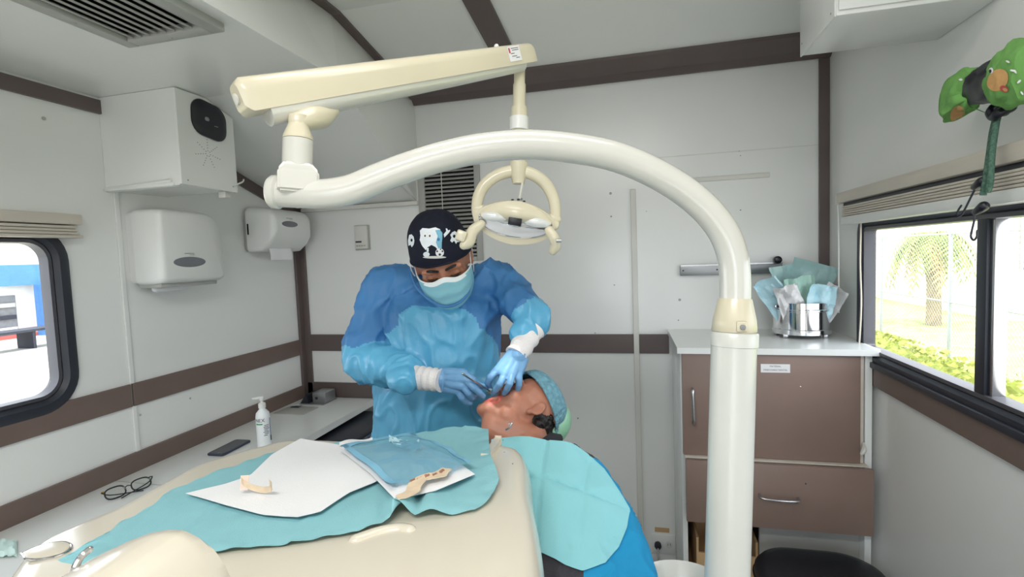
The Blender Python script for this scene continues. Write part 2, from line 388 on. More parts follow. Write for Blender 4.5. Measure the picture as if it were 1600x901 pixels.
# ------------------------------------------------------------------ windows
def window(n, xw, sgn, hole, gasket, thick_in):
    """sgn: +1 when the room lies on the +x side of the wall"""
    y0, y1, z0, z1, r = hole; cy, cz = (y0 + y1) / 2, (z0 + z1) / 2; W, H = y1 - y0, z1 - z0
    e = bpy.data.objects.new('window_%d' % n, None); COL.objects.link(e); e.location = (xw, cy, cz); tag(e, kind='structure')
    def ringframe(prof, name, m):
        mb = MB(); rings = []
        for inset, dx in prof: rings.append([V((xw + sgn * dx, cy + a, cz + b)) for a, b in rrect(W - 2 * inset, H - 2 * inset, max(.01, r - inset), 8)])
        rings.append(rings[0]); mb.loft(rings, cap=False); bmesh.ops.remove_doubles(mb.bm, verts=mb.bm.verts[:], dist=1e-5); return mb.build(name, m, e)
    ringframe([(-.012, -.0), (-.012, .010), (0, thick_in), (gasket * .6, thick_in), (gasket, .004), (gasket, -.036), (0, -.036)], 'gasket', M['rubber'])
    ringframe([(gasket, .002), (gasket + .004, .006), (gasket + .014, .006), (gasket + .016, -.01), (gasket + .016, -.03), (gasket, -.03)], 'inner_frame', mat('grey_frame_%d' % n, (78, 78, 84), .4, .3))
    return e, gasket + .016
e1, g1 = window(1, XL, 1, WL, .030, .016)
y0, y1, z0, z1, r = WL
mb = MB(); mb.prism([(XL - .022, (y0 + y1) / 2 + a, (z0 + z1) / 2 + b) for a, b in rrect(y1 - y0 - 2 * g1 + .008, z1 - z0 - 2 * g1 + .008, .07)], (-.004, 0, 0)); mb.build('pane', M['glass'], e1)
e2, g2 = window(2, XR, -1, WR, .022, .014)
y0, y1, z0, z1, r = WR; YMU = 1.405
MB().box((XR - .004, YMU - .018, z0 + .02), (XR + .022, YMU + .018, z1 - .02), .002).build('mullion', M['rubber'], e2)
MB().box((XR + .003, YMU - .034, z0 + .02), (XR + .03, YMU - .019, z1 - .02), .002).build('sash_stile', M['steel'], e2)
MB().box((XR + .010, YMU, z0 + .03), (XR + .014, y1 - .03, z1 - .03)).build('pane', M['glass'], e2)
MB().box((XR + .022, y0 + .03, z0 + .03), (XR + .026, YMU, z1 - .03)).build('pane', M['glass'], e2)
# sill channel of window 2: stacked dark tracks
mb = MB().box((XR - .022, y0 - .02, 1.098), (XR, y1 + .03, 1.118), .003).box((XR - .012, y0 - .02, 1.118), (XR, y1 + .02, 1.132), .002); mb.build('sill_track', M['rubber'], e2)

# blinds
e = empty('roller_blind', (XL + .03, .72, 1.70), 'raised pleated blind bunched above the window on the left wall', 'blind')
MB().box((XL + .001, .02, 1.672), (XL + .045, 1.262, 1.705), .004).build('headrail', M['beige'], e)
for k in range(3): MB().box((XL + .002 + .002 * k, .03, 1.640 + .010 * k), (XL + .04 - .003 * (k % 2), 1.255 - .003 * k, 1.649 + .010 * k), .003).build('slat', M['beige'], e)
MB().box((XL + .003, .03, 1.630), (XL + .044, 1.262, 1.639), .003).build('bottom_rail', M['beige'], e)
e = empty('roller_blind', (XR - .04, 1.3, 1.65), 'raised cream blind bunched above the window on the right wall', 'blind')
XI = XR - .05
MB().box((XI - .008, .35, 1.668), (XR - .002, 2.13, 1.706), .003).build('headrail', M['beige'], e)
MB().box((XI + .012, .36, 1.655), (XR - .002, 2.12, 1.668), .001).build('shadow_gap', M['rubber'], e)
for k in range(5): MB().box((XI - .002 * (k % 2), .36, 1.618 + .0075 * k), (XR - .004, 2.10 - .006 * (k % 2), 1.6245 + .0075 * k), .002).build('slat', M['beige'], e)
MB().box((XI - .004, .36, 1.588), (XR - .003, 2.10, 1.6165), .004).build('bottom_rail', M['white'], e)
a = PY(1338, 312, 2.12); b = PY(1341, 490, 2.12)
MB().tube([V((XR - .05, 2.135, 1.69)), V((XR - .045, 2.14, 1.5)), V((XR - .042, 2.15, 1.26))], .003, 8).build('wand', M['white'], e)
MB().box((XR - .055, 2.115, 1.665), (XR - .002, 2.15, 1.70), .002).build('bracket', M['strip'], e)
MB().tube(spline([V((XR - .018, 2.02, 1.60)), V((XR - .016, 2.03, 1.45)), V((XR - .018, 2.015, 1.3)), V((XR - .02, 2.03, 1.13)), V((XR - .03, 2.03, 1.03))], 24), .003, 8).build('cord', M['beige'], e)

# ------------------------------------------------------------------ vents
e = empty('ceiling_vent', (-1.11, .7, ZS), 'large grey louvred air grille set in the low ceiling', 'vent')
x0, x1, ya, yb_ = -1.248, -.955, .40, 1.073
z = ZS
for k, (lo, hi) in enumerate([((x0, ya, z - .020), (x0 + .034, yb_, z)), ((x1 - .034, ya, z - .020), (x1, yb_, z)), ((x0 + .034, ya, z - .020), (x1 - .034, ya + .034, z)), ((x0 + .034, yb_ - .034, z - .020), (x1 - .034, yb_, z))]):
    MB().box(lo, hi, .002).build('frame_rail', M['grayp'], e)
MB().box((x0 + .03, ya + .03, z - .001), (x1 - .03, yb_ - .03, z + .001)).build('backing', M['darkgap'], e)
for k in range(9):
    c = x0 + .046 + k * .0252
    mm = Matrix.Translation((c, 0, z - .0115)) @ Matrix.Rotation(math.radians(22), 4, 'Y')
    MB().box((-.0125, ya + .036, -.0018), (.0125, yb_ - .036, .0018), .001, 1, mm).build('slat', M['louv'], e)
for x, y in ((-1.231, .93), (-1.10, 1.058)): MB().ell((x, y, z - .0205), (.004, .004, .002), seg=8).build('screw', M['grayp'], e)
e = empty('wall_vent', (-.885, YB, 1.75), 'tall grey louvre grille on the back wall behind the person in the gown', 'vent')
x0, x1, za, zb = -1.045, -.722, 1.505, 1.99
for lo, hi in [((x0, YB - .012, za), (x0 + .036, YB, zb)), ((x1 - .03, YB - .012, za), (x1, YB, zb)), ((x0 + .036, YB - .012, zb - .02), (x1 - .03, YB, zb)), ((x0 + .036, YB - .012, za), (x1 - .03, YB, za + .022))]:
    MB().box(lo, hi, .002).build('frame_rail', M['grayp'], e)
MB().box((x0 + .03, YB - .002, za + .02), (x1 - .025, YB - .001, zb - .015)).build('backing', M['darkgap'], e)
for k in range(23):
    c = za + .032 + k * .0196
    mm = Matrix.Translation((0, YB - .010, c)) @ Matrix.Rotation(math.radians(38), 4, 'X')
    MB().box((x0 + .036, -.008, -.0012), (x1 - .03, .008, .0012), 0, 1, mm).build('slat', M['louv'], e)
MB().tube([(-.915, YB - .02, za + .03), (-.915, YB - .02, zb - .02)], .002, 6).build('pull_cord', M['strip'], e)

# ------------------------------------------------------------------ fixtures on the left wall
XB = -1.432
e = empty('wall_cabinet', (XL, 1.48, 1.95), 'white metal box high on the left wall with a black speaker plate', 'cabinet')
s = MB(); pr = [(XL, 1.378, 1.795), (XL, 1.378, ZS - .001), (XL, 1.50, ZS - .001), (XL, 1.612, 2.068), (XL, 1.612, 1.80)]
s.prism([(XL + .001, a, b) for _, a, b in pr], (XB - XL - .012, 0, 0)); s.build('body', M['wall'], e, ang=20)
s = MB(); s.prism([(XB - .010, a, b) for a, b in [(1.376, 1.798), (1.376, ZS - .003), (1.50, ZS - .003), (1.615, 2.064), (1.615, 1.795)]], (.010, 0, 0)); s.build('side_plate', M['white'], e)
s = MB().box((XL + .002, 1.368, 1.792), (XB - .03, 1.40, 1.806), .005).tube([(XL + .01, 1.374, 1.8), (XB - .04, 1.374, 1.81)], .006, 10); s.build('bottom_lip', M['white'], e)
s = MB(); cy, cz = 1.503, 2.03
s.loft([[V((XB + dx, cy + a + b * .05, cz + b - a * .12)) for a, b in rrect(w_, h_, rr, 6)] for dx, w_, h_, rr in ((0, .145, .122, .045), (.006, .145, .122, .045), (.011, .132, .110, .04), (.012, .09, .07, .03))]); s.build('speaker_plate', M['black'], e)
MB().ell((XB + .012, 1.485, 2.03), (.003, .010, .008), seg=10).build('plate_emblem', M['gray_bar'], e)
MB().box((XB + .011, 1.515, 2.012), (XB + .0128, 1.53, 2.014)).build('plate_emblem', M['gray_bar'], e)
s = MB()
for k in range(7):
    a = PI / 2 + 2 * PI * k / 7
    for q in range(1, 6):
        s.ell((XB + .0005, 1.49 + .0105 * q * math.cos(a) * 1.0, 1.915 + .0095 * q * math.sin(a)), (.001, .0017, .0017), seg=6)
s.build('speaker_holes', M['darkgap'], e)['kind'] = 'stuff'
for y, z in ((1.40, 1.812), (1.595, 1.815)): MB().ell((XB, y, z), (.002, .003, .003), seg=8).build('screw', M['gray_bar'], e)
MB().box((XB - .05, 1.575, 1.775), (XB - .02, 1.60, 1.797), .002).build('bracket', M['strip'], e)
MB().tube(spline([(XB + .002, 1.60, 1.82), (XB + .01, 1.63, 1.835), (XB - .01, 1.66, 1.85)], 6), .003, 6).build('cable_clip', M['strip'], e)

def dispenser(label, y0, y1, z0, z1, dep, kind, win, parent_name='paper_towel_dispenser'):
    e = empty(parent_name, (XL, (y0 + y1) / 2, z0), label, 'dispenser'); W, H = y1 - y0, z1 - z0; cy, cz = (y0 + y1) / 2, (z0 + z1) / 2
    def sec(sc, rt, dz=0, by=0):
        out = []; w, h = W * sc, H * sc
        for k, (sx, sy) in enumerate(((1, 1), (-1, 1), (-1, -1), (1, -1))):
            r = (rt if (k == 0 or (kind == 2 and k == 1)) else .02) * sc; cx, cy2 = sx * (w / 2 - r), sy * (h / 2 - r)
            for q in range(9):
                a = PI / 2 * k + PI / 2 * q / 8; out.append((cx + r * math.cos(a), cy2 + r * math.sin(a)))
        return out
    def ring(x, sc, rt, dz=0): return [V((XL + x, cy + a, cz + b * (1 if b > 0 else 1) + dz)) for a, b in sec(sc, rt)]
    s = MB(); s.loft([ring(.001, .96, .06), ring(dep * .3, .985, .07)]); s.build('back_shell', M['grayp' if kind == 2 else 'white'], e)
    s = MB()
    if kind == 1:
        s.loft([ring(dep * .22, 1.0, .09), ring(dep * .6, 1.0, .095), ring(dep * .84, .985, .1, .001), ring(dep * .95, .95, .1, .002), ring(dep, .88, .09, .003)])
    else:
        def r2(x, zt, zb, ys): return [V((XL + x, cy + a * ys, (cz + b / H * (zt - zb)) + (zt + zb - z0 - z1) / 2)) for a, b in sec(1, .03)]
        s.loft([r2(dep * .12, z1, z0, 1), r2(dep * .55, z1 - .002, z0 + .004, .98), r2(dep * .8, z1 - .012, z0 + .035, .95), r2(dep * .94, z1 - .03, z0 + .065, .9), r2(dep, z1 - .055, z0 + .09, .82)])
    s.build('cover', M['white'], e, ang=60)
    wy, wz, ww, wh = win
    s = MB()
    s.loft([[V((XL + dep + dx, wy + ww * k_ * math.cos(2 * PI * k / 32), wz + wh * k_ * math.sin(2 * PI * k / 32))) for k in range(32)] for dx, k_ in ((-.012, 1.02), (.001, 1.02), (.0025, .95))]); s.build('window', M['lens'], e)
    s = MB().box((XL + dep - .004, wy - .02, wz + wh + .012), (XL + dep + .0008, wy + .02, wz + wh + .014)).box((XL + dep - .004, wy + .0, wz + wh + .007), (XL + dep + .0008, wy + .022, wz + wh + .0085)); s.build('lettering', M['gray_bar'], e)
    return e
e = dispenser('large white jumbo paper dispenser with grey oval window below the speaker box', 1.432, 1.72, 1.468, 1.735, .15, 1, (PX(297, 409, XL + .15).y, PX(297, 409, XL + .15).z, .068, .0185))
MB().box((XL + .02, 1.45, 1.456), (XL + .12, 1.70, 1.472), .004).build('roll_slot', M['grayp'], e)
MB().tube([(XL + .06, 1.48, 1.452), (XL + .06, 1.60, 1.452)], .012, 12, dome=True).build('paper_roll', M['paper'], e)
e = dispenser('smaller white towel dispenser with a paper towel hanging out, near the corner', 1.99, 2.285, 1.585, 1.79, .165, 2, (PX(453, 350, XL + .165).y, PX(453, 350, XL + .165).z, .055, .014))
MB().box((XL + .025, 1.9885, 1.665), (XL + .033, 1.992, 1.715), .002).build('side_slot', M['darkgap'], e)
f_ = lambda u, v: V((XL + .10 + .01 * math.sin(v * 2) + .002 * math.sin(u * 9), 2.03 + .15 * u, 1.608 - .062 * v))
MB().grid(f_, 10, 6).thicken(.001).build('paper_towel', M['paper'], e)

# switch on the back wall
e = empty('wall_switch', (-1.366, YB, 1.645), 'small grey thermostat box on the back wall beside the louvre grille', 'switch')
MB().box((-1.412, YB - .004, 1.582), (-1.325, YB, 1.71), .002).build('back_plate', M['grayp'], e)
MB().box((-1.402, YB - .026, 1.588), (-1.332, YB - .004, 1.706), .006).build('housing', M['strip'], e)
MB().box((-1.395, YB - .028, 1.62), (-1.362, YB - .026, 1.628)).build('display', M['ink'], e)
for k in range(4): MB().box((-1.392 + .014 * k, YB - .028, 1.60), (-1.383 + .014 * k, YB - .026, 1.607)).build('button', M['grayp'], e)

# ------------------------------------------------------------------ left counter
ZC = .807
e = empty('counter', (-1.5, 1.0, 0), 'long white laminate counter along the left wall', 'counter')
ctr = MB().prism([(XL + .001, YF + .02, ZC - .03), (-1.34, YF + .02, ZC - .03), (-1.34, YB - .02, ZC - .03), (XL + .001, YB - .02, ZC - .03)], (0, 0, .03)).build('worktop', M['laminate'], e)
MB().box((XL + .003, 1.314, ZC), (-1.341, 1.317, ZC + .0008)).build('joint', M['grayp'], e)
MB().box((XL + .002, YF + .03, .05), (-1.40, 1.60, ZC - .03), .003).build('base_cabinet', M['grayp'], e)
for k in range(4):
    y = -.9 + k * .62
    MB().box((-1.40, y, .09), (-1.382, y + .59, ZC - .06), .003).build('door', M['strip'], e)
# equipment under the counter end
e = empty('suction_unit', (-1.42, 2.05, 0), 'dark grey suction unit with hose tucked under the end of the counter', 'equipment')
MB().box((-1.70, 1.78, 0), (-1.20, 2.33, .755), .015).build('housing', M['rubber'], e)
MB().box((-1.199, 1.80, .35), (-1.185, 2.30, .74), .006).build('front_panel', mat('slate_panel', (74, 78, 92), .4), e)
MB().tube(spline([(-1.19, 1.83, .775), (-1.16, 1.82, .74), (-1.15, 1.84, .66), (-1.16, 1.85, .55)], 16), .008, 10).build('hose', M['grayp'], e)
MB().tube([(-1.165, 1.80, .775), (-1.165, 1.80, .70)], [.011, .006], 10).build('nozzle', M['amber'], e)

# things on the counter
def pump_bottle():
    c = PZ(414, 699, ZC); e = empty('pump_bottle', c, 'white pump bottle of hand gel standing on the left counter', 'bottle')
    MB().lathe([(.022, 0), (.0255, .003), (.0265, .01), (.0265, .125), (.024, .14), (.014, .152), (.011, .156), (.011, .162)], c, 32).build('bottle_body', mat('bottle_white', (232, 236, 238), .3), e)
    MB().lathe([(.0135, .160), (.0135, .176), (.010, .18), (.005, .182), (.005, .195)], c, 20).build('pump_collar', M['white'], e)
    mb = MB().tube([c + V((.0, 0, .198)), c + V((-.004, -.003, .200)), c + V((-.035, -.006, .196))], [.006, .006, .0035], 10, dome=True).lathe([(.006, .188), (.009, .192), (.009, .203), (.006, .206)], c, 14); mb.build('pump_head', M['white'], e)
    # printed lettering follows the curved front
    d = (EYE - c); d.z = 0; d.normalize(); sd = V((0, 0, 1)).cross(d)
    def patch(a0, a1, z0, z1, m, n='label_print'):
        def fn(u, v):
            a = a0 + (a1 - a0) * u; q = d * math.cos(a) + sd * math.sin(a); return c + q * .0268 + V((0, 0, z0 + (z1 - z0) * v))
        MB().grid(fn, 8, 1).build(n, m, e)
    def curved_text(t, a, z, size, m):
        o = text(t, size, Matrix.Identity(4), m, 'lettering', e, .0002)
        for v in o.data.vertices:
            an = a + v.co.x / .027; q = d * math.cos(an) + sd * math.sin(an); v.co = c + q * (.0269 + v.co.z) + V((0, 0, z + v.co.y))
    curved_text('NEX', -.48, .115, .019, M['ink'])
    patch(-1.1, -.1, .0985, .104, M['inkg'])
    for k, (a0, a1) in enumerate([(.1, .75), (.0, .7), (.05, .8), (.1, .6), (-.05, .75), (.1, .7), (0, .5)]): patch(a0, a1, .094 - k * .0065, .0965 - k * .0065, M['ink'])
    patch(.95, 1.25, .05, .12, mat('pale_ink', (150, 158, 190), .5)); patch(.95, 1.3, .03, .05, M['ink'])
pump_bottle()
# phone
a, b, c_, d_ = PZ(317, 713, ZC), PZ(343, 719, ZC), PZ(398, 689, ZC), PZ(378, 684, ZC)
ctr_ = (a + c_) / 2; ax = ((c_ - b) + (d_ - a)).normalized()
e = empty('phone', ctr_, 'dark blue smartphone lying on the left counter', 'phone')
fr = frame(ctr_ + V((0, 0, .005)), ax, V((0, 0, 1)).cross(ax))
s = MB(); s.loft([[fr @ V((x, y, z)) for x, y in rrect(.155 * k, .073 * k2, .009)] for z, k, k2 in ((-.004, .985, .97), (-.002, 1, 1), (.002, 1, 1), (.0038, .985, .97))]); s.build('phone_case', mat('phone_case', (52, 58, 78), .35), e)
s = MB(); s.prism([fr @ V((x, y, .0038)) for x, y in rrect(.145, .065, .007)], fr.to_3x3() @ V((0, 0, .0004))); s.build('screen', mat('phone_glass', (30, 36, 52), .15), e)
for k in range(2): MB().ell(fr @ V((-.066 , -.02+ .012 * k, .0042)), (.003, .003, .0006), seg=8).build('camera_lens', M['gray_bar'], e)
# spectacles
e = empty('eyeglasses', PZ(200, 770, ZC), 'black framed eyeglasses folded on the left counter', 'eyeglasses')
ga, gb = PZ(160, 785, ZC), PZ(240, 757, ZC); gx = (gb - ga).normalized(); gy = V((0, 0, 1)).cross(gx); up = (V((0, 0, 1)) * .8 + gy * .6).normalized(); o0 = (ga + gb) / 2 + V((0, 0, .018)); W = .135
for sg in (-1, 1):
    pts = []
    for k in range(25):
        t = 2 * PI * k / 24; cx, cy = math.cos(t), math.sin(t); q = abs(cx) ** .75 * (1 if cx > 0 else -1), abs(cy) ** .75 * (1 if cy > 0 else -1)
        pts.append(o0 + gx * (sg * W * .262 + q[0] * .027) + up * (q[1] * .018))
    MB().tube(pts, .0023, 6).build('rim', M['black'], e)
    MB().prism([p - gy * .0003 for p in pts[:-1]], gy * .0008).build('lens', M['spec_lens'], e)
    hx = o0 + gx * sg * W * .5 + up * .012
    MB().tube(spline([o0 + gx * sg * (W * .262 + .026) + up * .012, hx, hx - gy * .008, hx - gy * .02 - gx * sg * .02 - V((0, 0, .01)), o0 - gy * .028 - gx * sg * .03 - V((0, 0, .014))], 14), .0019, 6).build('temple', M['black'], e)
MB().tube([o0 - gx * .008 + up * .006, o0 + up * .009, o0 + gx * .008 + up * .006], .0018, 6).build('bridge', M['black'], e)
hg = o0 - gx * W * .48 + up * .012; MB().box(hg - V((.003, .003, .003)), hg + V((.003, .003, .003))).build('hinge', mat('gold_hinge', (190, 160, 60), .3, .8), e)
# small steel holders in the corner, black thing under
for k, (x, y, lab) in enumerate([(463, 637, 'small black clip lying on the counter near the corner'), ]):
    c = PZ(x, y, ZC); e = empty('clip', c, lab, 'clip')
    MB().box(c + V((-.03, -.01, 0)), c + V((.02, .01, .006)), .002).build('jaw', M['ink'], e); MB().tube([c + V((-.02, .0, .008)), c + V((.025, .012, .010))], .002, 6).build('lever', M['steel'], e)
e = empty('metal_bracket', (-1.62, 2.27, ZC), 'grey metal bracket box standing in the corner of the counter', 'bracket')
MB().box((-1.69, 2.22, ZC), (-1.55, 2.34, ZC + .004), .001).build('foot_plate', M['gray_bar'], e)
MB().box((-1.625, 2.24, ZC + .004), (-1.55, 2.33, ZC + .058), .003).build('upright', M['gray_bar'], e)
MB().prism([(-1.69, 2.23, ZC + .004), (-1.64, 2.23, ZC + .004), (-1.655, 2.23, ZC + .05)], (0, .08, 0)).build('wedge', M['rubber'], e)
MB().box((-1.715, 2.06, ZC), (-1.55, 2.18, ZC + .004), .001).build('tray_plate', M['grayp'], e)
MB().ell((-1.60, 2.238, ZC + .03), (.008, .004, .008), seg=10).build('knob', M['ink'], e)
e = empty('tissue_scrap', PZ(8, 858, ZC), 'crumpled pale teal tissue at the near end of the counter', 'tissue')
def fn(u, v): return PZ(-18 + 45 * u, 872 - 26 * v, ZC) + V((0, 0, .004 + .014 * abs(noise.noise(V((u * 4, v * 4, 2)))) + .01 * math.sin(PI * u) * math.sin(PI * v)))
MB().grid(fn, 14, 8).thicken(.001).build('tissue_sheet', mat('pale_tissue', (206, 232, 228), .8), e)

# ------------------------------------------------------------------ overhead box on the right, cabinet, bar, drum
e = empty('overhead_unit', (.62, 1.49, 2.042), 'white boxed air conditioner housing high in the right corner', 'air conditioner')
X0 = .458
MB().box((X0, 1.352, 2.042), (XR - .001, 1.60, ZM - .001), .003).build('housing', M['wall'], e)
MB().box((X0 - .004, 1.350, 2.040), (X0, 1.602, ZM - .002), .001).build('side_panel', M['white'], e)
MB().box((X0 + .004, 1.346, 2.052), (XR - .002, 1.352, ZM - .002), .002).build('front_panel', M['white'], e)
for y, z in ((1.372, 2.056), (1.585, 2.07)): MB().ell((X0 - .004, y, z), (.001, .003, .003), seg=8).build('rivet', M['gray_bar'], e)

ZT = 1.165
cx0, cx1, cyf = .150, .748, 1.945
e = empty('cabinet', (.45, 2.15, 0), 'brown fronted cabinet with white worktop against the back wall at right', 'cabinet')
MB().prism([(.130, YB - .001, ZT - .022), (.137, 1.922, ZT - .022), (.752, 1.905, ZT - .022), (XR - .002, 1.905, ZT - .022), (XR - .002, YB - .001, ZT - .022)], (0, 0, .022)).build('worktop', M['laminate'], e)
mb = MB().box((cx0 - .002, cyf, 0), (cx0 + .016, YB - .002, ZT - .022), .001); mb.build('side_panel', M['laminate'], e)
MB().box((XR - .035, cyf - .01, 0), (XR - .014, YB - .002, ZT - .022), .001).build('side_panel', M['laminate'], e)
MB().box((cx0 + .016, YB - .02, 0), (XR - .035, YB - .004, ZT - .022)).build('back_panel', M['grayp'], e)
MB().box((cx0 + .016, cyf + .003, ZT - .05), (XR - .035, cyf + .02, ZT - .0225)).build('top_rail', M['laminate'], e)
MB().box((cx0 + .016, cyf + .01, .745), (XR - .035, YB - .02, .762)).build('shelf_board', M['strip'], e)
MB().box((cx0 + .016, cyf + .01, .50), (XR - .035, YB - .02, .515)).build('shelf_board', M['strip'], e)
MB().box((cx0 + .016, cyf + .15, .20), (XR - .035, YB - .02, .216)).build('shelf_board', M['cardboard'], e)
MB().box((.42, cyf + .03, .0), (XR - .036, cyf + .045, .50)).build('lower_panel', M['grayp'], e)
d1 = MB().box((cx0 + .003, cyf - .018, .766), (.730, cyf - .001, 1.150), .002).build('door', M['cab'], e)
def handle(a, b, out, par, r=.005):
    a, b, out = V(a), V(b), V(out)
    MB().tube(spline([a, a + out * .7, a.lerp(b, .15) + out, a.lerp(b, .5) + out * 1.08, a.lerp(b, .85) + out, b + out * .7, b], 18), r, 10, flat=.8).build('handle', M['steel'], par)
handle((.187, cyf - .018, 1.015), (.190, cyf - .018, .888), (0, -.028, 0), d1)
MB().box((.418, cyf - .0195, 1.078), (.512, cyf - .018, 1.108)).build('sticker', M['paper'], d1)
text('MATERIAL', .008, frame((.465, cyf - .0196, 1.1), (1, 0, 0), (0, 0, 1)), M['ink'], 'lettering', d1, .0001)
text('DESECHABLE DENTAL', .0078, frame((.465, cyf - .0196, 1.087), (1, 0, 0), (0, 0, 1)), M['ink'], 'lettering', d1, .0001)
MB().ell((.545, cyf - .018, 1.03), (.003, .002, .002), seg=8).build('screw', M['steel'], d1)
d2 = MB().box((cx0 + .008, cyf - .055, .530), (.757, cyf - .037, .760), .002).build('drawer', M['cab'], e)
MB().box((cx0 + .03, cyf - .037, .54), (XR - .06, cyf + .01, .70)).build('drawer_box', M['strip'], d2)
MB().box((cx0 + .008, cyf - .035, .7605), (.748, cyf - .002, .765)).build('ledge', M['beige'], e)
handle((.402, cyf - .055, .652), (.525, cyf - .055, .648), (0, -.025, -.004), d2)
MB().ell((.55, cyf - .055, .70), (.003, .002, .003), seg=8).build('screw', M['ink'], d2)
MB().tube(spline([(.738, cyf - .02, .84), (.730, cyf - .045, .825), (.722, cyf - .045, .81)], 6), [.004, .006, .007, .008, .008, .007, .005], 8).build('pull_tab', M['strip'], e)
MB().box((.731, cyf - .012, .766), (.741, cyf + .0, 1.14), .001).build('edge_strip', M['beige'], e)
# cardboard box on the low shelf
e = empty('cardboard_box', (.28, 2.02, .217), 'open cardboard box on the lowest shelf of the brown cabinet', 'box')
bx = [((.20, 1.99, .217), (.208, 2.20, .42)), ((.41, 1.99, .217), (.418, 2.20, .42)), ((.208, 1.99, .217), (.41, 1.998, .36)), ((.208, 2.19, .217), (.41, 2.198, .44)), ((.208, 1.998, .217), (.41, 2.19, .222))]
for k, (lo, hi) in enumerate(bx): MB().box(lo, hi).build('box_side', M['cardboard'], e)
MB().tube(spline([(.25, 1.985, .35), (.27, 1.975, .32), (.24, 1.97, .30), (.28, 1.975, .28), (.26, 1.98, .34)], 20), .003, 6).build('wire_scrap', M['ink'], e)

e = empty('wall_bar', (.38, YB, 1.428), 'grey metal bar with a black knob screwed to the back wall', 'rail')
MB().box((.187, YB - .022, 1.405), (.60, YB, 1.450), .003).build('bar', M['gray_bar'], e)
MB().box((.19, YB - .023, 1.447), (.60, YB - .020, 1.452)).build('lip', M['steel'], e)
MB().lathe([(.016, 0), (.016, .018), (.010, .022)], (.578, YB - .022, 1.462), 14, Matrix.Rotation(PI / 2, 4, 'X')).build('knob', M['black'], e)
for x in (.20, .34): MB().ell((x, YB - .022, 1.428), (.004, .002, .004), seg=8).build('screw', M['ink'], e)

# sterilising drum
dc = V((.622, 2.19, ZT)); DR = .098
e = empty('steel_drum', dc, 'polished stainless steel sterilising drum on the cabinet worktop', 'drum')
MB().lathe([(DR, .018), (DR, .028), (DR + .003, .030), (DR + .003, .034), (DR, .036), (DR, .102), (DR + .003, .104), (DR + .003, .110), (DR, .112), (DR, .136), (DR - .004, .136), (DR - .004, .022), (.01, .020)], dc, 48, cap=False).build('drum_body', M['chrome'], e)
MB().lathe([(DR - .001, .016), (DR + .005, .016), (DR + .005, .032), (DR - .001, .032)], dc, 48).build('base_band', M['chrome'], e)
for a in (215, 325, 90, 20, 160): MB().box(dc + V((math.cos(math.radians(a)) * .085 - .008, math.sin(math.radians(a)) * .085 - .008, 0)), dc + V((math.cos(math.radians(a)) * .085 + .008, math.sin(math.radians(a)) * .085 + .008, .018)), .002).build('foot', M['steel'], e)
for a, z in ((200, .122), (340, .122)):
    q = dc + V((math.cos(math.radians(a)) * (DR + .006), math.sin(math.radians(a)) * (DR + .006), z)); MB().box(q - V((.006, .006, .006)), q + V((.006, .006, .006)), .002).build('latch', M['steel'], e)
# pouches standing in the drum: each its own thing
def pouch(px, lab, wid, hgt, rot, tilt, lean, m1, m2, base, curl=.02, seed=0, window_paper=True):
    """flat sterile pouch: film front, paper back"""
    e = empty('sterile_pouch', base, lab, 'pouch', None)
    R_ = Matrix.Rotation(rot, 4, 'Z') @ Matrix.Rotation(lean, 4, 'X') @ Matrix.Rotation(tilt, 4, 'Y')
    def fn(u, v, off=0):
        x = (u - .5) * wid * (1 + .1 * math.sin(v * 3 + seed)); z = v * hgt
        y = curl * math.sin(PI * u + seed) * v + .026 * v * noise.noise(V((u * 3.5, v * 3.5, seed))) + .010 * noise.noise(V((u * 8, v * 9, seed + 3))) + .25 * curl * v * v * math.sin(seed * 2) + off
        return V(base) + R_ @ V((x, y, z))
    MB().grid(lambda u, v: fn(u, v), 12, 14).thicken(.0006).build('film', m1, e)
    if window_paper: MB().grid(lambda u, v: fn(.04 + u * .92, .02 + v * .95, .003), 12, 14).thicken(.0006).build('paper_back', m2, e)
    return e
tealp = mat('pouch_teal', (158, 190, 190), .35, var=.12, vscale=14, bump=.4, bscale=30); bluep = mat('pouch_blue', (172, 208, 220), .35, var=.1, vscale=14, bump=.4, bscale=30)
greyp = mat('pouch_grey', (206, 206, 208), .5, var=.06, bump=.3, bscale=30); greenp = mat('pouch_green', (164, 200, 190), .4, var=.1, vscale=14, bump=.4, bscale=30)
B = dc + V((0, 0, .06))
pouch(0, 'light blue pouch leaning out to the left side of the steel drum', .085, .20, .25, -.62, .10, bluep, bluep, B + V((-.035, -.02, 0)), .03, 1)
pouch(0, 'grey white paper pouch at the front left of the steel drum', .085, .15, .1, -.38, .22, greyp, greyp, B + V((-.03, -.055, .01)), .02, 2)
pouch(0, 'dark teal wide pouch at the back of the steel drum leaning right', .17, .215, -.15, .32, .02, tealp, tealp, B + V((.0, .05, .02)), .03, 3)
pouch(0, 'teal pouch at the back left of the steel drum standing upright', .12, .20, .2, -.12, -.02, tealp, tealp, B + V((-.03, .03, .02)), .03, 4.2)
pouch(0, 'pale green folded pouch in the middle of the steel drum', .10, .165, -.1, -.1, .12, greenp, greenp, B + V((-.005, -.035, .01)), .025, 5)
pouch(0, 'clear blue pouch with tan indicator strip at the front right of the drum', .085, .135, .0, .12, .2, bluep, greyp, B + V((.038, -.06, .01)), .02, 6.5)
pouch(0, 'pale pouch tipping over the right rim of the steel drum', .075, .145, -.3, .5, .16, greyp, bluep, B + V((.045, -.035, .005)), .03, 7.1)
